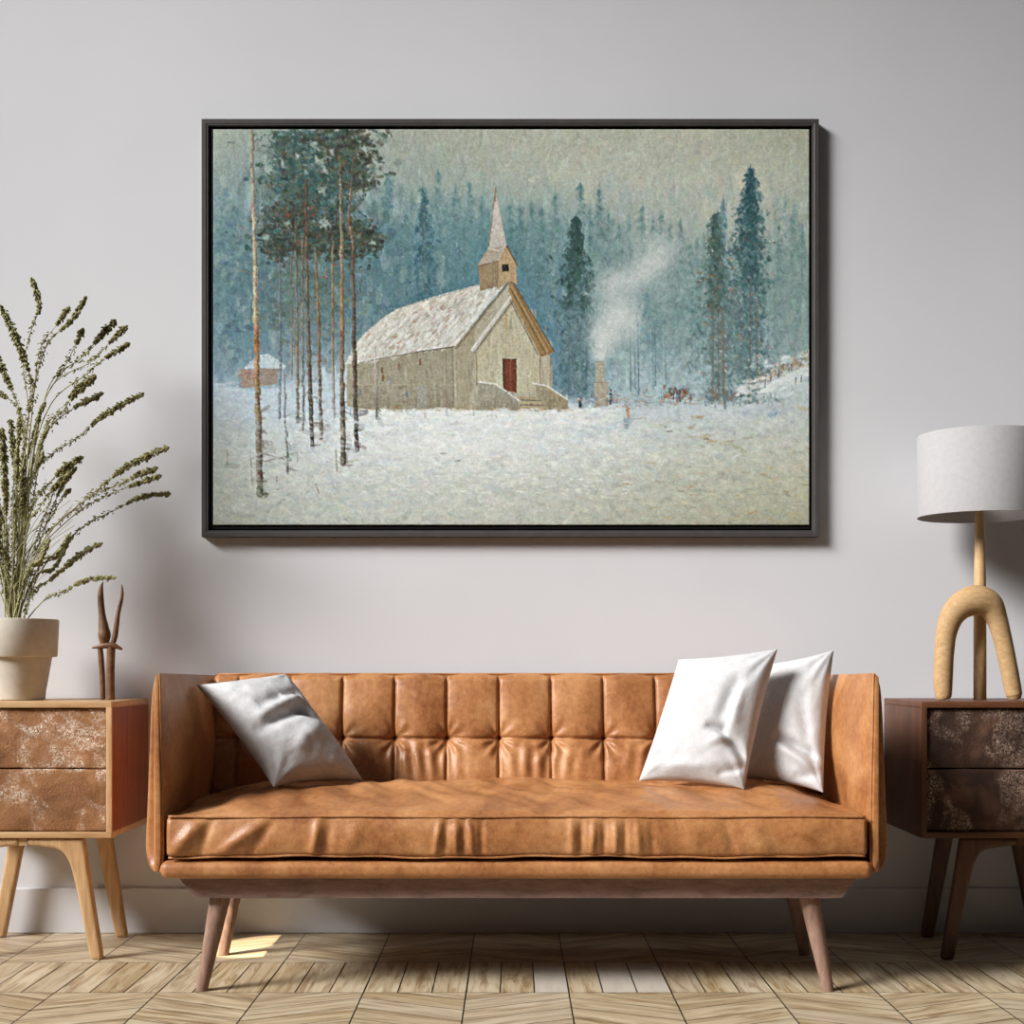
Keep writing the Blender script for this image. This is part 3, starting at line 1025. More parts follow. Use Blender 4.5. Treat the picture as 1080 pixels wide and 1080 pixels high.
class Painter:
    """lays brush strokes of oil colour; coordinates in the units of the picture (0..628 by 0..417 offset by X0, Y0)"""

    def __init__(self):
        self.W, self.H = int((X1 - X0) * PAINT_S), int((Y1 - Y0) * PAINT_S)
        self.img = np.zeros((self.H, self.W, 3), np.float32)
        self.g = np.random.default_rng(42)
        self.tex = self.g.random((1024, 1024)).astype(np.float32)
        self.tex = (self.tex + np.roll(self.tex, 1, 0) + np.roll(self.tex, 1, 1) + np.roll(self.tex, (1, 1), (0, 1))) / 4
        self.relief = np.zeros((self.H, self.W), np.float32)

    def fill_grid(self, xs, ys, cols):
        X = np.linspace(X0, X1, self.W)
        Y = np.linspace(Y0, Y1, self.H)
        c = np.asarray(cols, float)
        tmp = np.stack([[np.interp(X, xs, row[:, k]) for row in c] for k in range(3)], -1)
        for k in range(3):
            for j in range(self.W):
                self.img[:, j, k] = np.interp(Y, ys, tmp[:, j, k])

    def vnoise(self, cell, seed):
        g = np.random.default_rng(seed)
        h, w = int(self.H / cell) + 4, int(self.W / cell) + 4
        a = g.random((h, w))
        y = np.arange(self.H) / cell
        x = np.arange(self.W) / cell
        yi, xi = y.astype(int), x.astype(int)
        fy, fx = (y - yi), (x - xi)
        fy = (fy * fy * (3 - 2 * fy))[:, None]
        fx = (fx * fx * (3 - 2 * fx))[None]
        A, B = a[np.ix_(yi, xi)], a[np.ix_(yi, xi + 1)]
        C, D = a[np.ix_(yi + 1, xi)], a[np.ix_(yi + 1, xi + 1)]
        return (A * (1 - fx) + B * fx) * (1 - fy) + (C * (1 - fx) + D * fx) * fy

    def sample(self, x, y):
        j = int(np.clip((x - X0) * PAINT_S, 0, self.W - 1))
        i = int(np.clip((y - Y0) * PAINT_S, 0, self.H - 1))
        return self.img[i, j].copy()

    def stroke(self, x0, y0, x1, y1, w, col, a=1.0, soft=0.8, w1=None, rough=0.5):
        s = PAINT_S
        ax, ay, bx, by = (x0 - X0) * s, (y0 - Y0) * s, (x1 - X0) * s, (y1 - Y0) * s
        r0 = w * s / 2
        r1 = r0 if w1 is None else w1 * s / 2
        m = max(r0, r1) + 1.5
        i0, i1 = int(max(0, min(ay, by) - m)), int(min(self.H, max(ay, by) + m + 1))
        j0, j1 = int(max(0, min(ax, bx) - m)), int(min(self.W, max(ax, bx) + m + 1))
        if i1 <= i0 or j1 <= j0:
            return
        yy = np.arange(i0, i1, dtype=np.float32)[:, None] + 0.5
        xx = np.arange(j0, j1, dtype=np.float32)[None] + 0.5
        dx, dy = bx - ax, by - ay
        L2 = dx * dx + dy * dy + 1e-6
        t = np.clip(((xx - ax) * dx + (yy - ay) * dy) / L2, 0, 1)
        d = np.hypot(xx - ax - t * dx, yy - ay - t * dy)
        r = r0 + (r1 - r0) * t
        oi, oj = self.g.integers(0, 1024 - (i1 - i0) if i1 - i0 < 1000 else 1), self.g.integers(0, 1024 - (j1 - j0) if j1 - j0 < 1000 else 1)
        tx = self.tex[oi:oi + i1 - i0, oj:oj + j1 - j0]
        al = np.clip((r - d) / max(soft, 0.05) + 0.5, 0, 1) * a
        if rough:
            al = al * np.clip(1.0 - rough + (tx - 0.35) * 2.2 * rough + rough * 0.35, 0, 1)
        al = al[..., None]
        self.img[i0:i1, j0:j1] = self.img[i0:i1, j0:j1] * (1 - al) + np.asarray(col, np.float32) * al
        self.relief[i0:i1, j0:j1] = np.maximum(self.relief[i0:i1, j0:j1] * 0.97, al[..., 0] * (0.4 + tx))

    def poly(self, pts, col, a=1.0, warp=0.7, tex=0.10):
        s = PAINT_S
        p = np.array([((x - X0) * s, (y - Y0) * s) for x, y in pts])
        i0, i1 = int(max(0, p[:, 1].min() - 3)), int(min(self.H, p[:, 1].max() + 4))
        j0, j1 = int(max(0, p[:, 0].min() - 3)), int(min(self.W, p[:, 0].max() + 4))
        if i1 <= i0 or j1 <= j0:
            return
        acc = np.zeros((i1 - i0, j1 - j0), np.float32)
        tx = self.tex[:acc.shape[0], :acc.shape[1]]
        t2 = self.tex[200:200 + acc.shape[0], 300:300 + acc.shape[1]]
        for oy in (0.17, 0.5, 0.83):
            for ox in (0.17, 0.5, 0.83):
                yy = np.arange(i0, i1)[:, None] + oy + (tx - 0.5) * 2 * warp
                xx = np.arange(j0, j1)[None] + ox + (t2 - 0.5) * 2 * warp
                ins = np.zeros(acc.shape, bool)
                for k in range(len(p)):
                    (xa, ya), (xb, yb) = p[k], p[(k + 1) % len(p)]
                    if ya == yb:
                        continue
                    c = ((ya > yy) != (yb > yy)) & (xx < (xb - xa) * (yy - ya) / (yb - ya) + xa)
                    ins ^= c
                acc += ins / 9.0
        al = (acc * a)[..., None]
        c = np.asarray(col, np.float32) * (1 + (tx - 0.5)[..., None] * 2 * tex)
        self.img[i0:i1, j0:j1] = self.img[i0:i1, j0:j1] * (1 - al) + c * al

    def puff(self, x, y, rx, ry, col, a):
        s = PAINT_S
        cx, cy = (x - X0) * s, (y - Y0) * s
        yy = (np.arange(self.H)[:, None] - cy) / (ry * s)
        xx = (np.arange(self.W)[None] - cx) / (rx * s)
        al = (np.exp(-(xx ** 2 + yy ** 2) * 1.4) * a * (0.75 + 0.5 * self._pn))[..., None]
        self.img[:] = self.img * (1 - al) + np.asarray(col, np.float32) * al


def J(c, s, g):
    c = np.asarray(c, float)
    return np.clip(c + g.normal(0, s) + g.normal(0, s * 0.5, 3), 8, 245)


def paint():
    p = Painter()
    g = p.g
    U = g.uniform
    p._pn = 0.5 * p.vnoise(22, 1) + 0.3 * p.vnoise(9, 2) + 0.2 * p.vnoise(4, 3)
    xs = [225, 300, 375, 450, 525, 600, 675, 750, 853]
    ys = [137, 190, 240, 290, 340, 385, 415, 432, 470, 510, 553]
    grid = [
        [(158, 166, 150), (135, 150, 142), (148, 155, 143), (163, 167, 150), (170, 172, 154), (174, 176, 158), (176, 178, 160), (177, 178, 158), (172, 173, 150)],
        [(132, 152, 150), (116, 138, 136), (136, 152, 146), (144, 158, 150), (162, 170, 157), (174, 177, 162), (178, 181, 166), (180, 182, 166), (172, 176, 160)],
        [(106, 138, 145), (98, 128, 132), (92, 126, 134), (98, 138, 147), (110, 147, 151), (116, 147, 149), (150, 167, 161), (168, 177, 167), (158, 172, 162)],
        [(98, 132, 142), (90, 121, 128), (84, 118, 128), (86, 127, 139), (92, 136, 145), (95, 130, 137), (138, 158, 158), (124, 151, 150), (134, 157, 151)],
        [(95, 130, 142), (92, 122, 130), (96, 126, 133), (100, 134, 145), (98, 130, 142), (105, 138, 146), (128, 156, 160), (120, 150, 152), (132, 157, 154)],
        [(110, 142, 155), (130, 152, 162), (150, 166, 172), (130, 150, 155), (130, 150, 152), (112, 142, 150), (140, 165, 170), (128, 152, 155), (160, 178, 178)],
        [(165, 184, 194), (172, 188, 197), (176, 190, 196), (190, 198, 198), (170, 180, 180), (130, 155, 165), (160, 180, 186), (165, 182, 186), (184, 194, 194)],
        [(182, 194, 198), (186, 197, 202), (202, 210, 211), (216, 220, 218), (215, 219, 217), (202, 210, 212), (190, 200, 203), (188, 198, 200), (186, 194, 192)],
        [(186, 194, 190), (192, 199, 197), (206, 211, 209), (216, 219, 216), (214, 217, 213), (207, 212, 208), (196, 201, 194), (190, 194, 182), (186, 188, 172)],
        [(178, 184, 174), (186, 191, 183), (192, 197, 190), (196, 200, 192), (195, 198, 188), (190, 193, 182), (184, 187, 172), (180, 181, 162), (174, 174, 152)],
        [(162, 166, 152), (172, 177, 166), (178, 183, 172), (180, 183, 172), (180, 182, 168), (174, 176, 160), (170, 171, 153), (166, 166, 145), (160, 158, 134)],
    ]
    p.fill_grid(xs, ys, grid)

    # underpainting: broad broken strokes
    for _ in range(5200):
        x, y = U(X0, X1), U(Y0, Y1)
        c = p.sample(x, y)
        hz = 400 if x < 380 else 420
        if y < hz:
            up = U(5, 15)
            ang = g.normal(0, 0.25) if y > 190 or x < 520 else U(-1.5, 1.5)
            p.stroke(x, y, x + up * math.sin(ang), y + up * math.cos(ang), U(2, 5), J(c, 7, g), 0.55)
        else:
            ang = g.normal(0.05, 0.25)
            ln = U(6, 20)
            p.stroke(x, y, x + ln * math.cos(ang), y + ln * math.sin(ang), U(1.5, 4), J(c, 6, g), 0.5)

    def conifer(x, yt, yb, hw, col, a, dens=1.0, tip=True):
        n = int((yb - yt) * hw * 0.20 * dens)
        lob = [g.uniform(.55, 1.25) for _ in range(40)]
        for _ in range(n):
            t = g.random() ** 0.9
            y = yt + (yb - yt) * t
            side = 1 if g.random() < .5 else -1
            w = hw * (0.07 + 0.93 * min(1, t * 1.75) ** 0.95) * lob[int(t * 15) + (20 if side > 0 else 0)]
            dx = side * abs(g.normal(0, 0.55)) * w
            ang = g.uniform(-1.2, 1.2) + 1.57
            ln = U(1, 5)
            fade = 1 - 0.75 * max(0, t - .35) ** 1.2
            p.stroke(x + dx, y, x + dx + ln * math.cos(ang), y + ln * math.sin(ang), U(1.2, 3.6), J(np.array(col) * (1 + .1 * g.normal()), 9, g), a * fade * U(.5, 1), rough=0.75)
        if tip:
            p.stroke(x, yt - 4, x, yt + 16, 0.6, J(col, 4, g), a * .8, w1=2.4)

    for _ in range(260):                                       # thick, mottled sky
        x, y = U(380, X1), U(Y0, 235)
        c = p.sample(x, y)
        tn = [(9, 9, 7), (-7, -5, -5), (8, 6, -4), (-6, 0, 4), (12, 11, 8)][g.integers(5)]
        ang = U(0, 6.28)
        p.stroke(x, y, x + U(2, 9) * math.cos(ang), y + U(2, 9) * math.sin(ang), U(4, 10), np.clip(c + np.array(tn), 5, 245), .4, soft=2.5, rough=.7)
    # misty far forest
    far = [(232, 235, 18, .35), (246, 215, 18, .35), (258, 250, 16, .3), (395, 215, 15, .35), (410, 186, 15, .5), (428, 232, 14, .4), (462, 182, 10, .3), (480, 200, 12, .3), (495, 196, 10, .22), (508, 215, 11, .3),
           (540, 232, 10, .35), (548, 222, 9, .45), (560, 215, 9, .3), (571, 224, 10, .45), (585, 205, 8, .3), (598, 240, 9, .3), (612, 197, 8, .5), (622, 222, 8, .4), (632, 201, 8, .5), (641, 225, 9, .4),
           (652, 240, 9, .4), (663, 231, 8, .5), (677, 221, 8, .5), (688, 232, 8, .4), (697, 226, 8, .4), (706, 240, 8, .4), (717, 233, 8, .5), (728, 262, 10, .4), (735, 255, 9, .3), (820, 260, 12, .35), (835, 230, 12, .22), (846, 240, 10, .25)]
    for x, yt, hw, a in far:
        conifer(x, yt - 4, yt + 130, hw * 1.15, (86, 124, 126) if x < 640 else (106, 140, 138), min(.8, a * .95), 1.0)
    for x, yt, hw, c, a in [(410, 188, 14, (80, 120, 130), .55), (447, 198, 15, (52, 98, 108), .75), (762, 210, 9, (104, 146, 152), .6)]:
        conifer(x, yt, 335, hw, c, a, 1.2)
    p.stroke(447, 215, 449, 315, 1.0, (150, 120, 95), .6)
    for _ in range(70):                                        # more of the far wood, loosely
        x = U(226, 850)
        yt = (215 + g.normal(0, 16)) if x < 560 else 238 + g.normal(0, 14)
        conifer(x, yt, yt + U(60, 120), U(5, 10), (96, 132, 132) if x < 560 else (118, 148, 145), U(.15, .38), .9)
    for _ in range(620):                                       # pale gaps of mist
        x, y = U(226, 850), U(180, 395)
        if 470 < x < 590 and y > 200:
            continue
        p.stroke(x, y, x + g.normal(0, 1.5), y + U(4, 16), U(3, 8), J((150, 170, 166), 10, g), .34)
    for _ in range(260):                                       # blue depth behind the church
        x, y = U(380, 620), U(270, 400)
        p.stroke(x, y, x + g.normal(0, 1), y + U(6, 18), U(2, 5), J((88, 128, 136), 10, g), .30)
    for _ in range(110):
        x, y = U(548, 600), U(300, 400)
        p.stroke(x, y, x + g.normal(0, 1), y + U(8, 22), U(2, 5), J((82, 124, 146), 8, g), .35)
    for _ in range(280):                                       # frosty flecks
        x, y = U(X0, X1), U(170, 400)
        p.stroke(x, y, x + U(-1, 1), y + U(0, 2.5), U(.7, 1.6), J((176, 190, 188), 10, g), .5)

    # distant snowy slope on the right
    for _ in range(340):
        x = U(640, 760)
        y = U(372, 420)
        p.stroke(x, y, x + g.normal(0, 4), y + U(-1, 7), U(2, 5), J((164, 188, 192), 9, g), .42)
    for _ in range(90):
        x, y = U(640, 745), U(355, 382)
        p.stroke(x, y, x + g.normal(0, 3), y + U(0, 8), U(2, 5), J((146, 170, 172), 9, g), .35)
    for _ in range(170):
        x = U(785, 853)
        y = U(378, 425) - (x - 785) * 0.12
        p.stroke(x, y, x + U(4, 10), y + U(-3, 1), U(2, 4), J((196, 206, 206), 8, g), .6)

    # dark conifers right of the church
    conifer(608, 230, 420, 21, (74, 106, 110), .7, 1.4)
    conifer(607, 229, 325, 19, (54, 86, 82), .85, 1.7)
    conifer(608, 300, 415, 16, (92, 122, 128), .5, 1.0, False)
    conifer(756, 224, 422, 20, (92, 120, 120), .7, 1.5)
    conifer(790, 178, 424, 24, (80, 114, 118), .75, 1.6)
    conifer(791, 178, 300, 20, (58, 94, 98), .8, 1.5)
    conifer(753, 226, 330, 17, (74, 102, 94), .65, 1.4)
    conifer(775, 300, 420, 26, (104, 126, 126), .45, .9, False)
    for tx in (752, 756, 791, 797):
        p.stroke(tx, 290, tx + U(-2, 3), 425, 1.2, (116, 100, 84), .55, w1=2.6)
    p.stroke(761, 330, 763, 428, 2.4, (128, 108, 86), .7, w1=3)
    for _ in range(60):
        x, y = U(735, 815), U(250, 400)
        p.stroke(x, y, x + U(0, 3), y + U(-1, 2), U(1, 2.6), J((150, 112, 84), 12, g), .5)
    for _ in range(40):
        x, y = U(735, 815), U(240, 400)
        p.stroke(x, y, x + U(-1, 2), y + U(0, 2), U(1, 2), J((190, 196, 190), 8, g), .6)
    for x, y in [(756, 302), (758, 326), (747, 290), (735, 287), (770, 305), (741, 340)]:
        p.stroke(x, y, x + 3, y + 1, 2.4, (164, 104, 74), .6)
    for x in (600, 604, 612, 618, 664, 668, 672, 688, 690, 700):    # bare stems
        p.stroke(x, U(330, 350), x + U(-1, 2), U(405, 418), 1.0, J((92, 116, 126), 10, g), .6, w1=1.8)

    # smoke
    sm = (204, 208, 205)
    for x, y, rx, ry, a in [(632, 373, 7, 9, .6), (634, 362, 10, 10, .55), (640, 350, 14, 13, .55), (648, 340, 17, 14, .5), (655, 330, 16, 14, .45), (653, 314, 13, 14, .32), (640, 308, 14, 16, .30),
                            (646, 296, 13, 12, .34), (664, 296, 14, 9, .42), (676, 286, 15, 9, .48), (686, 276, 15, 9, .5), (696, 265, 14, 11, .42), (690, 256, 16, 12, .25), (700, 300, 20, 16, .12), (668, 345, 10, 18, .22)]:
        p.puff(x, y, rx * 1.45, ry * 1.4, sm, min(.85, a * 1.45))
    conifer(681, 310, 380, 10, (98, 138, 148), .35, 1.0, False)

    # left cottage
    p.poly([(252, 389), (294, 387), (292, 405), (258, 409)], (150, 138, 126))
    for _ in range(46):
        x, y = U(251, 272), U(390, 408)
        p.stroke(x, y, x + U(1, 4), y + U(-1, 1), 2, J((158, 122, 108), 12, g), .5)
    p.poly([(257, 389), (272, 375), (284, 373), (302, 386), (300, 389), (277, 388)], (184, 196, 199), .85, 1.6)
    # snow edge of the left wood
    for _ in range(420):
        x = U(226, 372)
        y = U(404, 442)
        if y < 410 and 250 < x < 295:
            continue
        p.stroke(x, y, x + U(4, 12), y + U(-1.5, 1.5), U(2, 4), J((180, 195, 203), 6, g), .55)
    for _ in range(60):
        x, y = U(340, 372), U(385, 405)
        p.stroke(x, y, x + U(-1, 1), y + U(4, 10), U(2, 4), J((184, 198, 206), 7, g), .5)

    # tall pine crowns on the left
    def mass(cx, cy, rx, ry, n, cols, a=.8, sz=(1.5, 4)):
        for _ in range(n):
            x, y = cx + g.normal(0, .45) * rx, cy + g.normal(0, .45) * ry
            ang = U(0, 6.28)
            ln = U(1.5, 6)
            p.stroke(x, y, x + ln * math.cos(ang), y + abs(ln * math.sin(ang)) * .7, U(*sz), J(cols[g.integers(len(cols))], 9, g), a, rough=0.65)
    for _ in range(420):                                       # soft grey-green body of the crowns
        x, y = 330 + g.normal(0, 30), U(137, 330)
        p.stroke(x, y, x + g.normal(0, 3), y + U(3, 9), U(5, 11), J((74, 98, 94) if y < 260 else (88, 114, 114), 9, g), .30 if y < 270 else .2, soft=3, rough=.6)
    G1 = [(44, 76, 72), (38, 66, 62), (60, 88, 80), (66, 76, 58), (48, 92, 92), (84, 104, 92)]
    G2 = [(56, 64, 48), (70, 78, 58), (44, 58, 50), (88, 96, 76), (52, 80, 76), (60, 52, 40)]
    G3 = [(88, 116, 110), (76, 104, 104), (98, 118, 106), (84, 100, 86)]
    for m in [(312, 152, 26, 22, 200, G1), (308, 185, 30, 20, 170, G1), (318, 205, 26, 20, 160, G1), (304, 226, 24, 14, 90, G2), (318, 222, 18, 20, 80, G2), (316, 248, 40, 16, 170, G2), (330, 258, 36, 14, 110, G1),
              (300, 262, 26, 14, 80, G2), (362, 150, 28, 18, 200, G2), (368, 172, 24, 20, 170, G2), (350, 186, 22, 22, 90, G1), (378, 190, 14, 12, 70, G2), (352, 212, 22, 26, 110, G1), (356, 244, 26, 14, 120, G2), (385, 250, 14, 14, 100, G2),
              (366, 262, 26, 14, 80, G2)]:
        mass(m[0], m[1], m[2] * 1.3, m[3] * 1.2, int(m[4] * 1.75), m[5], .7, (1.5, 4.6))
    for m in [(320, 290, 44, 24, 220, G3), (350, 310, 34, 34, 160, G3), (300, 330, 40, 30, 130, G3), (286, 200, 14, 40, 60, G3), (272, 300, 20, 40, 60, [(84, 118, 130), (76, 108, 120)]), (245, 330, 22, 50, 120, [(80, 116, 132), (92, 126, 140), (70, 104, 118)]), (330, 350, 46, 40, 160, [(104, 126, 132), (88, 112, 116), (120, 130, 124)]), (240, 250, 14, 60, 90, [(84, 120, 134), (104, 136, 144)])]:
        mass(*m, a=.5, sz=(2, 5.5))
    for x, y, r in [(331, 152, 5), (314, 165, 4), (298, 172, 3), (337, 170, 5), (342, 178, 6), (384, 156, 5), (380, 202, 5), (340, 200, 6), (343, 234, 8), (280, 168, 8), (284, 178, 7), (303, 236, 4), (282, 250, 5), (350, 160, 3), (393, 256, 4), (322, 182, 3)]:
        for _ in range(int(r * 2.2)):
            p.stroke(x + g.normal(0, r * .4), y + g.normal(0, r * .4), x + g.normal(0, r * .4), y + g.normal(0, r * .4) + 1, U(1, 2.6), J((146, 164, 156), 9, g), .5)
    for _ in range(90):
        x, y = U(295, 390), U(160, 330)
        p.stroke(x, y, x + U(-2, 2), y + U(0, 4), U(.8, 1.7), J([(140, 70, 48), (120, 86, 52), (30, 38, 40), (36, 78, 98)][g.integers(4)], 12, g), .7)
    for x, y in [(304, 226), (302, 227), (330, 219), (331, 226), (322, 258), (316, 254), (341, 292), (355, 279), (360, 298)]:
        p.stroke(x, y, x + U(-2, 3), y + U(0, 4), 2.2, (150, 66, 42), .8)

    def trunk(pts, w0, w1, cols, a=.92):
        n = len(pts)
        for i in range(n - 1):
            (xa, ya), (xb, yb) = pts[i], pts[i + 1]
            m = max(2, int(abs(yb - ya) / 5))
            for k in range(m):
                t0, t1 = k / m, (k + 1) / m
                tt = (i + t0) / (n - 1)
                ci = tt * (len(cols) - 1)
                q = min(int(ci), len(cols) - 2)
                c = np.array(cols[q]) * (1 - ci + q) + np.array(cols[q + 1]) * (ci - q)
                c = c.mean() * .25 + c * .75
                w = w0 + (w1 - w0) * tt
                jx = g.normal(0, .4)
                x_0, y_0, x_1, y_1 = xa + (xb - xa) * t0 + jx, ya + (yb - ya) * t0, xa + (xb - xa) * t1 + jx, ya + (yb - ya) * t1
                p.stroke(x_0, y_0, x_1, y_1, w * U(.75, 1.15), J(c, 13, g), a * U(.7, 1), rough=.55)
                p.stroke(x_0 + w * .3, y_0, x_1 + w * .3, y_1, w * .35, J(np.array(c) * .62, 8, g), a * .8, rough=.3)
                if g.random() < .5:
                    p.stroke(x_0 - w * .25, y_0, x_1 - w * .25, y_1, w * .3, J(np.minimum(np.array(c) * 1.25, 225), 8, g), a * .7, rough=.3)
    BR = (124, 104, 80)
    trunk([(295, 270), (296, 340), (295, 445)], 2, 3, [(110, 120, 122), (104, 122, 134), (120, 138, 150)], .75)
    trunk([(319, 250), (319.5, 340), (320, 453)], 1.8, 2.4, [(120, 100, 76), (140, 124, 98), (96, 92, 84)])
    trunk([(312, 230), (313.5, 330), (314.5, 445)], 1.8, 3, [(110, 84, 66), BR, (150, 112, 66), (120, 100, 78)])
    trunk([(351, 250), (351, 340), (352, 440)], 2.6, 3, [(128, 110, 80), (154, 124, 76), (150, 126, 92), (182, 176, 164)], .85)
    trunk([(307.5, 270), (308, 400)], 1.4, 2, [BR, (150, 126, 96)], .6)
    trunk([(333, 262), (336, 330), (339, 462)], 2.2, 3.6, [(140, 110, 74), (160, 116, 62), (142, 106, 68), (110, 100, 90)])
    trunk([(323, 190), (323, 260), (325, 340), (329.5, 472)], 2, 4.6, [(96, 66, 50), (120, 84, 58), BR, (120, 88, 58), (66, 62, 58)])
    trunk([(300, 390), (301, 440), (304, 497)], 1.6, 2.4, [(150, 140, 132), (116, 112, 110), (92, 86, 80)], .8)
    trunk([(265.5, 137), (267, 195), (269, 262), (270, 330)], 3.6, 5, [(150, 140, 112), (160, 146, 114), (186, 168, 130), (190, 168, 128)])
    trunk([(270, 330), (271, 355), (271, 400), (273, 450), (274.5, 521)], 4.6, 7, [(190, 168, 126), (184, 120, 54), (168, 128, 78), (136, 112, 80), (112, 96, 70)])
    for a, b, w in [((268, 250), (252, 238), 1.3), ((268, 289), (251, 284), 1.3), ((274, 308), (281, 298), 1.6), ((264, 475), (267, 512), 1.2), ((354, 472), (355.5, 497), 1.6), ((287, 465), (287, 473), 1.3), ((292, 502), (292, 508), 1.4),
                    ((333, 510), (337, 520), 1), ((240, 475), (240, 490), 1.2), ((314, 478), (314, 488), 1.2), ((278, 478), (300, 484), 1.4), ((281, 486), (302, 481), 1.2)]:
        p.stroke(*a, *b, w, J((128, 116, 100), 8, g), .8)
    # ground litter on the left
    for _ in range(150):
        x, y = U(228, 400), U(455, 550)
        p.stroke(x, y, x + U(-2, 3), y + U(-2, 2), U(.7, 1.6), J([(150, 128, 96), (120, 118, 108), (196, 170, 130), (150, 170, 176)][g.integers(4)], 10, g), .5)

    # ---- the wooden church
    WALL, SIDE = (174, 167, 145), (156, 149, 126)
    p.poly([(366, 384), (391, 379), (480, 365), (484, 433), (380, 431), (366, 428)], SIDE)
    for _ in range(260):
        x, y = U(368, 480), U(384, 430)
        c = J(SIDE, 10, g) if y < 404 else J((144, 138, 118), 10, g)
        p.stroke(x, y, x + U(-.5, .5), y + U(4, 12), U(1.2, 3), c, .5)
    for _ in range(70):
        x, y = U(368, 480), U(406, 431)
        p.stroke(x, y, x + U(3, 9), y + U(-.6, .6), 1.2, J((128, 122, 104), 10, g), .5)
    p.stroke(380, 406, 445, 405, 1, (186, 174, 140), .6)
    for x, y, c in [(403, 388, (120, 72, 44)), (404, 396, (126, 78, 44)), (421, 385, (112, 106, 104)), (443, 379, (130, 74, 56)), (420, 383, (138, 100, 80)), (412, 400, (124, 140, 152)), (429, 413, (96, 118, 140)), (380, 411, (110, 120, 130)), (418, 428, (176, 100, 52))]:
        p.stroke(x, y, x, y + 5, 2.2, c, .8)
    p.poly([(440, 406), (449, 405), (450, 432), (440, 432)], (156, 156, 144), .8)
    p.stroke(470, 372, 471, 432, 1.2, (136, 124, 96), .6)
    p.stroke(477, 367, 478, 432, 1.6, (132, 120, 92), .6)
    # front
    p.poly([(478, 366), (538, 297), (576, 372), (580, 376), (581, 410), (600, 430), (596, 434), (480, 433)], WALL)
    for _ in range(420):
        x, y = U(480, 582), U(300, 430)
        if abs(x - 538) > (y - 296) * 0.86 and y < 370:
            continue
        c = J([(176, 170, 148), (164, 156, 130), (184, 179, 160), (152, 144, 118)][g.integers(4)], 7, g)
        p.stroke(x, y, x + U(-.6, .6), y + U(4, 12), U(1, 2.6), c, .55)
    p.poly([(479, 367), (500, 345), (500, 370), (494, 432), (482, 432)], (150, 138, 108), .45)
    # roof
    p.poly([(364, 384), (372, 366), (384, 352), (400, 338), (418, 326), (460, 312), (505, 300), (538, 293), (479.5, 365), (440, 371), (391, 380)], (198, 195, 184))
    for _ in range(560):
        t, u = g.random(), g.random()
        xa, ya = 418 + (538 - 418) * t, 326 + (294 - 326) * t
        xb, yb = 366 + (479 - 366) * t, 384 + (365 - 384) * t
        x, y = xa + (xb - xa) * u, ya + (yb - ya) * u
        c = [(214, 212, 204), (204, 202, 192), (190, 188, 178), (222, 220, 212), (176, 168, 152)][g.integers(5)]
        ln = U(2, 7)
        p.stroke(x, y, x - ln * .7, y + ln * .7, U(1.4, 3.2), J(c, 6, g), .7)
    for _ in range(60):
        t, u = g.normal(.42, .16), g.random()
        xa, ya = 418 + (538 - 418) * t, 326 + (294 - 326) * t
        xb, yb = 366 + (479 - 366) * t, 384 + (365 - 384) * t
        x, y = xa + (xb - xa) * u, ya + (yb - ya) * u
        p.stroke(x, y, x - U(1, 4), y + U(1, 4), U(.8, 1.8), J([(176, 130, 96), (158, 150, 140), (168, 112, 80)][g.integers(3)], 10, g), .6)
    p.stroke(418, 326, 504, 301, 1, (150, 150, 146), .7)
    p.stroke(391, 380, 440, 371, 1.2, (112, 100, 84), .8)
    p.stroke(440, 371, 479, 365.5, 1.4, (92, 82, 70), .85)
    p.stroke(538, 296, 481, 367, 2.2, (128, 112, 84), .9)
    p.stroke(535, 295, 479, 364, 1.5, (208, 204, 194), .8)
    # right slope barge boards
    p.poly([(538, 293), (584.5, 371), (572, 376), (536, 307)], (150, 124, 82))
    for k in range(5):
        p.stroke(539 - k * .5, 297 + k * 3.6, 580 - k * 2.4, 371 + k, 1.1, J([(120, 96, 62), (178, 150, 102), (104, 84, 58), (168, 136, 86), (134, 108, 70)][k], 5, g), .85)
    p.stroke(538, 293, 584.5, 371, 1.3, (92, 76, 56), .85)
    # porch gable
    p.poly([(503, 372), (540, 322), (568, 374), (569, 414), (503, 414)], (184, 175, 145))
    for _ in range(150):
        x, y = U(504, 568), U(326, 412)
        if abs(x - 539) > (y - 320) * 0.66 and y < 374:
            continue
        p.stroke(x, y, x + U(-.5, .5), y + U(5, 12), U(1, 2.4), J([(182, 177, 156), (170, 162, 136), (190, 186, 168)][g.integers(3)], 6, g), .6)
    p.stroke(539, 313, 498, 369, 3.4, (206, 202, 192), .95)
    p.stroke(541, 317, 500, 372, 1.4, (112, 96, 70), .8)
    p.stroke(540, 312, 571, 374, 3.2, (158, 128, 82), .9)
    p.stroke(538, 317, 567, 374, 1.2, (108, 88, 60), .8)
    p.stroke(502, 372, 503, 406, 1.6, (138, 122, 92), .8)
    p.stroke(533, 332, 534, 348, 2.2, (190, 152, 84), .7)
    p.stroke(538, 338, 538, 346, 2.6, (144, 138, 122), .7)
    p.stroke(569, 374, 569.5, 408, 1.4, (150, 128, 92), .8)
    p.stroke(580, 374, 580.5, 406, 1.2, (138, 122, 96), .8)
    # door
    p.poly([(529.5, 378), (544.5, 379), (544.5, 414), (530.5, 411)], (122, 70, 48))
    p.stroke(530.6, 379, 531.2, 411, 1.4, (70, 44, 32), .9)
    p.stroke(538, 381, 538.5, 411, 1.4, (150, 92, 62), .7)
    p.stroke(543.6, 380, 543.8, 413, 1.2, (96, 62, 44), .8)
    p.stroke(529.5, 378.3, 544.5, 379, 1.2, (84, 62, 46), .8)
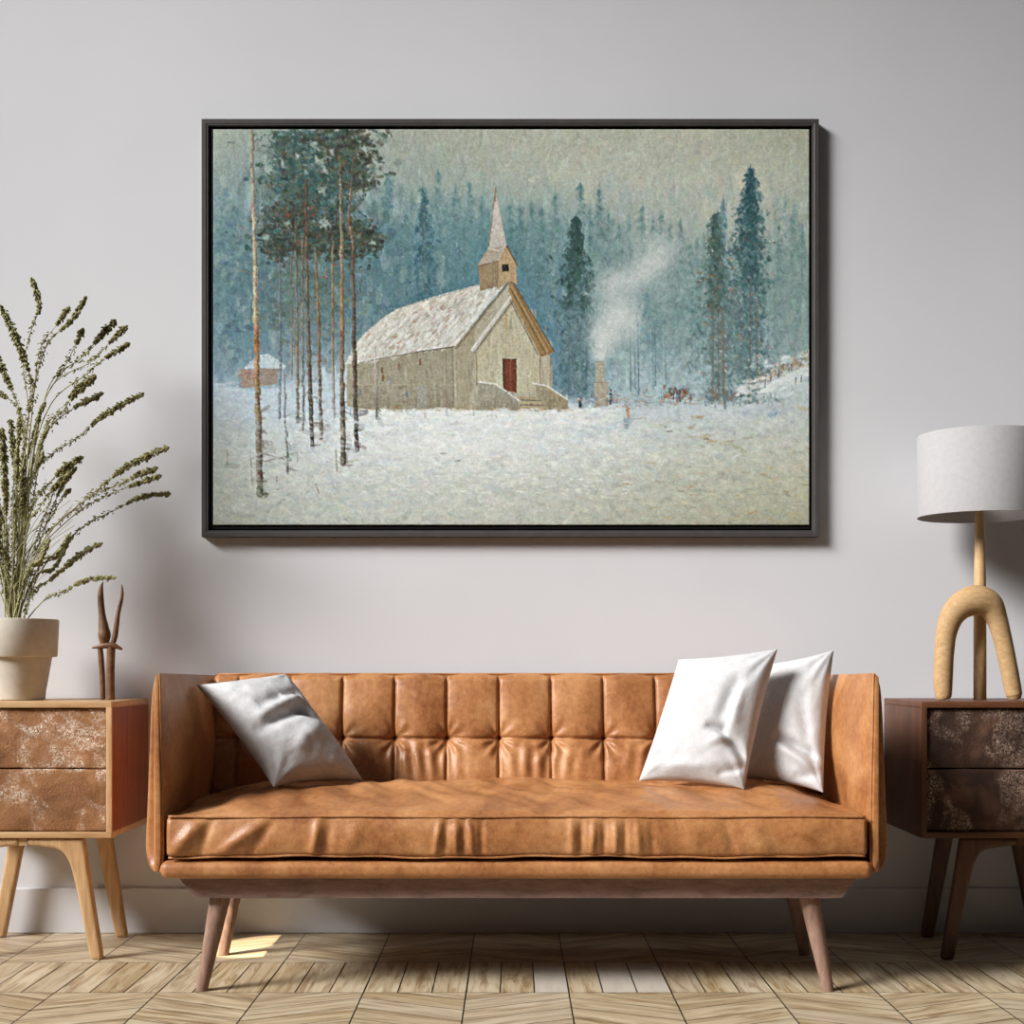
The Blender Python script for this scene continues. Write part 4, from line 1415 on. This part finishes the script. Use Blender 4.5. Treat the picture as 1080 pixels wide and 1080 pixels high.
    # steps
    for k in range(6):
        y = 419 + k * 2.6
        p.stroke(546 + k * .8, y, 578 + k * 2.6, y + .8, 1.6, J([(176, 154, 108), (112, 96, 72)][k % 2], 6, g), .85)
    p.poly([(504, 403), (523, 405), (534, 412), (547, 422), (549, 433), (503, 433)], (158, 153, 134))
    p.poly([(564, 405), (577, 407), (598.5, 421), (599, 433), (580, 433), (566, 420)], (160, 150, 124))
    for _ in range(80):
        x, y = U(506, 546), U(408, 431)
        if y < 404 + max(0, x - 524) * .75:
            continue
        p.stroke(x, y, x + U(-.4, .4), y + U(2, 6), 1.1, J((138, 132, 114), 9, g), .6)
    for _ in range(44):
        x, y = U(568, 596), U(410, 430)
        if y < 408 + max(0, x - 578) * .66:
            continue
        p.stroke(x, y, x, y + U(2, 6), 1, J((132, 122, 98), 8, g), .65)
    p.stroke(504, 402.5, 523, 405, 1.8, (214, 212, 204), .9)
    p.stroke(523, 405, 547, 422, 1.8, (208, 206, 196), .9)
    p.stroke(562, 404, 577, 407, 1.8, (212, 210, 202), .9)
    p.stroke(577, 407, 598, 421, 1.8, (206, 204, 194), .9)
    # bell turret and spire
    p.poly([(504.5, 280), (525.5, 275), (526, 302), (506, 307)], (150, 131, 100))
    p.poly([(524.5, 275), (533.5, 260), (544, 279), (545, 300), (538, 296), (524.5, 306)], (176, 152, 114))
    for _ in range(40):
        x, y = U(506, 543), U(278, 300)
        p.stroke(x, y, x, y + U(3, 8), 1.2, J((160, 138, 104), 12, g), .5)
    p.stroke(524.8, 276, 524.5, 304, 1, (122, 102, 74), .8)
    p.poly([(503, 281), (516, 260), (533.5, 258), (525, 275)], (170, 156, 138))
    p.stroke(503, 281, 525, 275.4, 1.3, (118, 98, 76), .9)
    p.stroke(533.5, 258, 525, 275, 1.2, (196, 186, 170), .8)
    p.stroke(534, 259, 545.5, 280, 1.9, (120, 96, 66), .9)
    p.poly([(529, 279), (536.5, 278.5), (536.5, 286), (529.5, 286.5)], (38, 42, 42))
    p.poly([(522.6, 199), (534, 259), (515, 262)], (182, 178, 168))
    p.stroke(522.3, 200, 515.2, 260, 1.2, (142, 116, 88), .85)
    p.stroke(523, 203, 533.6, 257, .9, (150, 148, 142), .7)
    p.stroke(522.4, 198, 522, 212, 1.4, (140, 112, 88), .9)
    for _ in range(22):
        t = g.random()
        y = 214 + t * 44
        x = 523 + g.normal(0, .25) * (y - 200) * .3
        p.stroke(x, y, x + U(-1, 1), y + U(2, 6), 1.4, J((196, 192, 184), 8, g), .6)
    p.stroke(515, 262, 526, 265, 1.6, (206, 202, 192), .7)
    p.stroke(526, 265, 533, 259, 1.6, (186, 180, 168), .7)

    # snow apron before the church
    for _ in range(240):
        x, y = U(370, 640), g.normal(437, 5)
        if y < 431:
            y = 432 + U(0, 3)
        p.stroke(x, y, x + U(5, 16), y + U(-1, 1), U(1.6, 3.4), J((216, 218, 213), 6, g), .6)
    for _ in range(60):
        x = U(372, 600)
        p.stroke(x, 431 + U(-1, 2), x + U(1, 5), 432 + U(-1, 1), 1.2, J([(150, 140, 112), (196, 150, 92), (220, 220, 214)][g.integers(3)], 8, g), .6)
    trunk([(372, 170), (368, 235), (372, 255), (373, 330), (376, 474)], 1.4, 5, [(120, 92, 70), (150, 88, 54), BR, (110, 86, 66), (78, 70, 62)])
    trunk([(358, 165), (360, 230), (361, 300), (361, 400), (362, 488)], 1.8, 6, [(120, 100, 72), (168, 142, 100), (160, 122, 72), (134, 104, 70), (88, 80, 70)])
    trunk([(396, 366), (397, 400), (398, 441)], 1.5, 2.6, [(200, 196, 186), (176, 168, 152), (86, 80, 74)], .85)
    for x in (471, 499):
        p.stroke(x, 425, x + .5, 438, 1, (140, 132, 116), .7)

    # stone chimney
    p.poly([(628, 381), (636, 381), (637.5, 402), (627, 402)], (164, 163, 148))
    p.poly([(626, 402), (641, 402), (641, 428), (626.5, 429)], (168, 165, 146))
    for _ in range(40):
        x, y = U(627, 640), U(382, 427)
        p.stroke(x, y, x + U(1, 3), y, 1.6, J((160, 158, 142), 10, g), .5)
    p.stroke(626, 403, 641, 403.5, 1.3, (138, 134, 118), .8)
    p.stroke(628, 381, 636, 381, 1.2, (134, 134, 124), .8)
    p.stroke(639.5, 404, 640, 428, 1.6, (140, 140, 128), .7)

    # far figures, fence and shrubs
    def fig(x, y, h, c1, c2):
        p.stroke(x, y - h, x + .3, y - h + 1.2, 2, c2, .9, rough=.2)
        p.stroke(x, y - h * .7, x + .3, y - h * .25, 3.2, c1, .9, rough=.3)
        p.stroke(x - .6, y - h * .3, x - .8, y, 1.3, np.array(c1) * .8, .8, rough=.2)
        p.stroke(x + .8, y - h * .3, x + .9, y, 1.2, np.array(c1) * .8, .8, rough=.2)
    fig(611.5, 430, 10, (58, 66, 78), (180, 104, 58))
    fig(643.5, 426, 15, (44, 74, 92), (150, 84, 62))
    fig(660.5, 452, 20, (150, 158, 162), (78, 84, 92))
    p.stroke(661.5, 430, 662.5, 440, 3, (196, 140, 80), .9)
    p.stroke(658, 440, 659, 450, 2, (112, 138, 158), .8)
    for _ in range(150):
        x = U(600, 740)
        y = g.normal(422, 3)
        p.stroke(x, y, x + U(1, 6), y + U(-1, 1), U(1, 2), J([(150, 160, 168), (120, 136, 150), (170, 130, 104), (196, 206, 208)][g.integers(4)], 8, g), .5)
    for _ in range(90):
        x, y = g.normal(713, 9), g.normal(417, 3.5)
        p.stroke(x, y, x + U(-1, 1), y - U(1, 5), U(1, 2.2), J([(96, 84, 80), (150, 96, 66), (72, 100, 116), (172, 110, 68)][g.integers(4)], 10, g), .7)
    for _ in range(70):
        x, y = U(742, 780), g.normal(418, 5)
        p.stroke(x, y, x + U(-1, 1), y - U(1, 6), U(1, 2.2), J([(120, 128, 130), (150, 112, 84), (92, 108, 118)][g.integers(3)], 9, g), .55)
    for _ in range(150):
        x = U(800, 853)
        y = 398 - (x - 800) * .30 + g.normal(0, 5)
        p.stroke(x, y, x + U(-1, 2), y - U(0, 4), U(1, 2.4), J([(168, 142, 106), (146, 120, 92), (184, 160, 124), (134, 138, 132)][g.integers(4)], 10, g), .65)
    for _ in range(120):
        x = U(775, 853)
        y = 416 - (x - 775) * .30 + g.normal(0, 5)
        p.stroke(x, y, x + U(3, 9), y - U(0, 3), U(2, 3.4), J((208, 214, 212), 6, g), .65)
    for x, y in [(806, 408), (812, 402), (820, 398), (838, 405), (844, 402), (780, 422)]:
        p.stroke(x, y, x + .5, y - U(4, 8), 1.2, (86, 88, 90), .8)
    p.stroke(764, 417, 764, 430, 3, (110, 128, 142), .8)
    for a, b in [((811, 439), (818, 436)), ((816, 440), (819, 434)), ((819, 439), (822, 436)), ((810, 438), (813, 441))]:
        p.stroke(*a, *b, .9, (76, 124, 166), .75)

    # foreground snow: broken strokes, ochre grass showing through
    for _ in range(1500):
        x, y = U(X0, X1), U(440, 552)
        c = p.sample(x, y)
        ang = g.normal(.03, .3)
        ln = U(3, 12)
        p.stroke(x, y, x + ln * math.cos(ang), y + ln * math.sin(ang), U(.8, 2.4), J(c + [0, 0, 0], 9, g), .5)
    for _ in range(150):
        x, y = U(600, 852), 552 - 112 * g.random() ** 1.3
        if g.random() > (x - 560) / 300:
            continue
        p.stroke(x, y, x + U(2, 9), y + U(-.8, .8), U(.8, 1.8), J([(172, 156, 116), (158, 140, 100), (190, 174, 134), (150, 142, 118)][g.integers(4)], 10, g), .6)
    for x, y in [(658, 509), (722, 513), (748, 465), (735, 440), (742, 460), (760, 467), (800, 500), (812, 505), (790, 540), (840, 492), (836, 540), (770, 545), (700, 545), (845, 430)]:
        for _ in range(4):
            p.stroke(x + g.normal(0, 4), y + g.normal(0, 1.5), x + U(3, 9), y + g.normal(0, 1.5), 1.4, J((180, 158, 116), 10, g), .5)
    for x, y in [(742, 463), (660, 510), (480, 486), (465, 478), (700, 450), (703, 455)]:
        p.stroke(x, y, x + U(2, 7), y + U(-1, 1), 1.6, J((120, 122, 108), 8, g), .6)
    for _ in range(1100):
        x, y = U(X0, X1), U(432, 552)
        c = p.sample(x, y)
        tn = [(-18, -12, -5), (14, 14, 13), (-8, -2, 8), (14, 10, 3), (-22, -19, -16), (16, 16, 16)][g.integers(6)]
        ang = g.normal(.1, .6)
        ln = U(4, 14)
        p.stroke(x, y, x + ln * math.cos(ang), y + ln * math.sin(ang), U(2, 6), np.clip(c + np.array(tn), 5, 245), .4, rough=.7)
    for _ in range(420):                                       # thick light touches
        x, y = U(380, 660), U(436, 520)
        p.stroke(x, y, x + U(2, 7), y + U(-.8, .8), U(.8, 1.8), J((222, 224, 218), 5, g), .5)
    for _ in range(120):
        x, y = U(X0, X1), U(Y0, 300)
        p.stroke(x, y, x + U(-2, 2), y + U(-1, 1.5), U(.8, 2), J(p.sample(x, y) + U(-18, 22), 5, g), .6)

    src = p.img.copy()
    for _ in range(17000):
        x, y = U(X0 + 1, X1 - 1), U(Y0 + 1, Y1 - 1)
        j = int(np.clip((x + g.normal(0, 1.2) - X0) * PAINT_S, 0, p.W - 1))
        i = int(np.clip((y + g.normal(0, 1.2) - Y0) * PAINT_S, 0, p.H - 1))
        c = src[i, j]
        church = 365 < x < 600 and 200 < y < 432
        ang = g.normal(1.57, .6) if y < 415 else g.normal(0, .7)
        ln = U(1, 3.5) if church else U(1, 5)
        p.stroke(x, y, x + ln * math.cos(ang), y + ln * math.sin(ang), U(.8, 1.8) if church else U(.9, 2.4), J(c, 7, g), .42, rough=.7)
    # pale light in the sky
    ys_ = np.linspace(Y0, Y1, p.H)[:, None]
    p.img += (np.clip((260 - ys_) / 70, 0, 1) * 7)[..., None] * np.array([1.0, 1.05, 1.0])
    # tooth of the canvas
    yy, xx = np.mgrid[0:p.H, 0:p.W] / PAINT_S
    weave = np.sin((xx + yy) * 2.0) * np.sin((xx - yy) * 2.0)
    grain = p.tex[:p.H, :p.W] if p.H <= 1024 and p.W <= 1024 else g.random((p.H, p.W))
    mot = (p.vnoise(5, 9) - .5) * 8 + (p.vnoise(2.2, 10) - .5) * 10
    def blur(a, r):
        for ax in (0, 1):
            for _ in range(2):
                c = np.cumsum(np.concatenate([np.repeat(np.take(a, [0], ax), r + 1, ax), a, np.repeat(np.take(a, [-1], ax), r, ax)], ax), ax, dtype=np.float64)
                n_ = a.shape[ax]
                hi, lo = np.take(c, range(2 * r + 1, 2 * r + 1 + n_), ax), np.take(c, range(0, n_), ax)
                a = (hi - lo) / (2 * r + 1)
        return a
    p.img = p.img + 0.35 * (p.img - blur(p.img, 2)) + 0.32 * (p.img - blur(p.img, 12))
    gy = p.img.mean(-1, keepdims=True)
    p.img = gy + (p.img - gy) * 0.86
    p.img += (weave * 8 + (grain - .5) * 30 + mot * 1.3)[..., None]
    return np.clip(p.img, 4, 250), p.relief, weave


def build_picture():
    d = 4.465
    c = P((212 + 863.5) / 2, 566, d)
    pic = thing('framed_painting', 'large framed painting of a snowy wooden church among pines, on the wall above the sofa', 'painting', (c[0], 0.0, c[2]))
    img, relief, weave = paint()
    H, W, _ = img.shape
    a, b = P(X0, Y0, 4.472), P(X1, Y1, 4.472)
    xs = np.linspace(a[0], b[0], W)
    zs = np.linspace(a[2], b[2], H)
    Z, X = np.meshgrid(zs, xs, indexing='ij')
    Yv = -0.028 - 0.0009 * np.clip(relief, 0, 1.2) - 0.00012 * weave
    V = np.stack([X, Yv, Z], -1).reshape(-1, 3)
    # a stretched canvas: painted face plus wrapped sides
    idx = np.arange(H * W).reshape(H, W)
    q = np.stack([idx[:-1, :-1], idx[1:, :-1], idx[1:, 1:], idx[:-1, 1:]], -1).reshape(-1, 4)
    ring = np.concatenate([idx[0, :], idx[1:, -1], idx[-1, -2::-1], idx[-2:0:-1, 0]])
    V2 = V[ring].copy()
    V2[:, 1] = -0.006
    n = len(V)
    m = len(ring)
    rb = np.arange(m) + n
    q2 = np.stack([ring, np.roll(ring, -1), np.roll(rb, -1), rb], -1)
    V = np.vstack([V, V2]) - ORG[pic.name]
    Q = np.vstack([q, q2]).astype(np.int32)
    me = bpy.data.meshes.new('canvas')
    me.vertices.add(len(V))
    me.vertices.foreach_set('co', V.astype('f').ravel())
    me.loops.add(Q.size)
    me.loops.foreach_set('vertex_index', Q.ravel())
    me.polygons.add(len(Q))
    me.polygons.foreach_set('loop_start', np.arange(0, Q.size, 4, dtype=np.int32))
    me.update(calc_edges=True)
    me.validate()
    me.polygons.foreach_set('use_smooth', [True] * len(me.polygons))
    colv = np.ones((len(V), 4), 'f')
    L = lin(img).reshape(-1, 3) * np.array(PAINT_GAIN)
    colv[:H * W, :3] = L
    colv[H * W:, :3] = 0.6
    at = me.color_attributes.new('pigment', 'FLOAT_COLOR', 'POINT')
    at.data.foreach_set('color', colv.ravel())
    k = NT('oil_on_canvas')
    an = k.n('Attribute', attribute_type='GEOMETRY', attribute_name='pigment')
    k.done(an.outputs['Color'], 0.62, 0.25)
    me.materials.append(k.m)
    o = bpy.data.objects.new('canvas', me)
    COL.objects.link(o)
    o.parent = pic
    ORG[o.name] = ORG[pic.name]
    o['label'] = 'oil painting of a wooden church in snow'

    # floater frame: stepped profile swept round the rectangle
    xl, xr, zt, zb = [P(212.5, 125.2, d)[0], P(863.8, 125.2, d)[0], P(212, 125.2, d)[2], P(212, 566.3, d)[2]]

    def sweep(profile):
        rings = []
        for sx, sz in ((0, 0), (1, 0), (1, 1), (0, 1)):
            r = []
            for off, y in profile:
                r.append(((xr - off) if sx else (xl + off), y, (zb + off) if sz else (zt - off)))
            rings.append(r)
        m = len(profile)
        V = np.array(rings, float).reshape(-1, 3)
        Fs = []
        for i in range(4):
            for j in range(m):
                Fs.append((i * m + j, i * m + (j + 1) % m, ((i + 1) % 4) * m + (j + 1) % m, ((i + 1) % 4) * m + j))
        return V, Fs
    px = d / F
    fr = part('frame', sweep([(0, -0.001), (0, -0.034), (0.0012, -0.0352), (4.6 * px, -0.0352), (5.2 * px, -0.0335), (6.6 * px, -0.0335), (7.0 * px, -0.031), (7.0 * px, -0.001)]), M_FRAME, pic, smooth=False)
    part('inner_rebate', sweep([(7.0 * px, -0.012), (8.4 * px, -0.012), (8.6 * px, -0.0235), (10.6 * px, -0.0245), (10.9 * px, -0.023), (11.0 * px, -0.010), (12.6 * px, -0.008), (12.6 * px, -0.001), (7.0 * px, -0.001)]), M_BLACK, pic, smooth=False,
         label='black recessed inner lip of the frame')


PAINT_GAIN = (0.96, 0.99, 1.0)
build_picture()

# ------------------------------------------------------------------ light
world = bpy.data.worlds.new('room_daylight')
SC.world = world
world.use_nodes = True
bg = world.node_tree.nodes['Background']
wt = world.node_tree
tc = wt.nodes.new('ShaderNodeTexCoord')
sx = wt.nodes.new('ShaderNodeSeparateXYZ')
wt.links.new(tc.outputs['Generated'], sx.inputs[0])
wr = wt.nodes.new('ShaderNodeValToRGB')
for e, (pos, v) in zip([wr.color_ramp.elements[0], wr.color_ramp.elements[1]], [(0.15, 0.006), (0.95, 0.13)]):
    e.position = pos
    e.color = (v * 0.95, v * 0.97, v * 1.02, 1)
wt.links.new(sx.outputs['Z'], wr.inputs['Fac'])
wt.links.new(wr.outputs['Color'], bg.inputs['Color'])
bg.inputs['Strength'].default_value = 1.0


def area(name, loc, target, sx, sy, power, col, spread=180):
    l = bpy.data.lights.new(name, 'AREA')
    l.shape = 'RECTANGLE'
    l.size, l.size_y = sx, sy
    l.energy = power
    l.color = col
    o = bpy.data.objects.new(name, l)
    COL.objects.link(o)
    o.location = loc
    o.rotation_euler = (Vector(target) - Vector(loc)).to_track_quat('-Z', 'Y').to_euler()
    l.spread = math.radians(spread)
    return o


area('window_daylight', (-8.5, -5.4, 7.2), (0.3, -0.2, 0.9), 5.4, 4.8, 190, (1.0, 0.988, 0.97), 30)

sp = bpy.data.lights.new('sunbeam', 'SPOT')
sp.energy = 900
sp.color = (1.0, 0.86, 0.62)
sp.spot_size = math.radians(6.5)
sp.spot_blend = 0.15
sp.shadow_soft_size = 0.01
so = bpy.data.objects.new('sunbeam', sp)
COL.objects.link(so)
tgt = np.array([-0.78, -0.22, 0.0])
dirv = np.array([-0.20, -0.23, 0.33])
so.location = tuple(tgt + dirv / np.linalg.norm(dirv) * 2.6)
so.rotation_euler = Vector(-dirv).to_track_quat('-Z', 'Y').to_euler()

# ------------------------------------------------------------------ camera
cam = bpy.data.cameras.new('camera')
cam.sensor_width = 36.0
cam.lens = F / 1080 * 36.0
cam.shift_y = (700 - 540) / 1080.0
co = bpy.data.objects.new('camera', cam)
COL.objects.link(co)
co.location = (0, -D0, CH)
co.rotation_euler = (math.radians(90), 0, 0)
cam.clip_start = 0.05
SC.camera = co

SC.view_settings.view_transform = 'Standard'
SC.view_settings.look = 'None'
SC.view_settings.exposure = 0.0
SC.view_settings.gamma = 1.0
SC.view_settings.use_curve_mapping = False
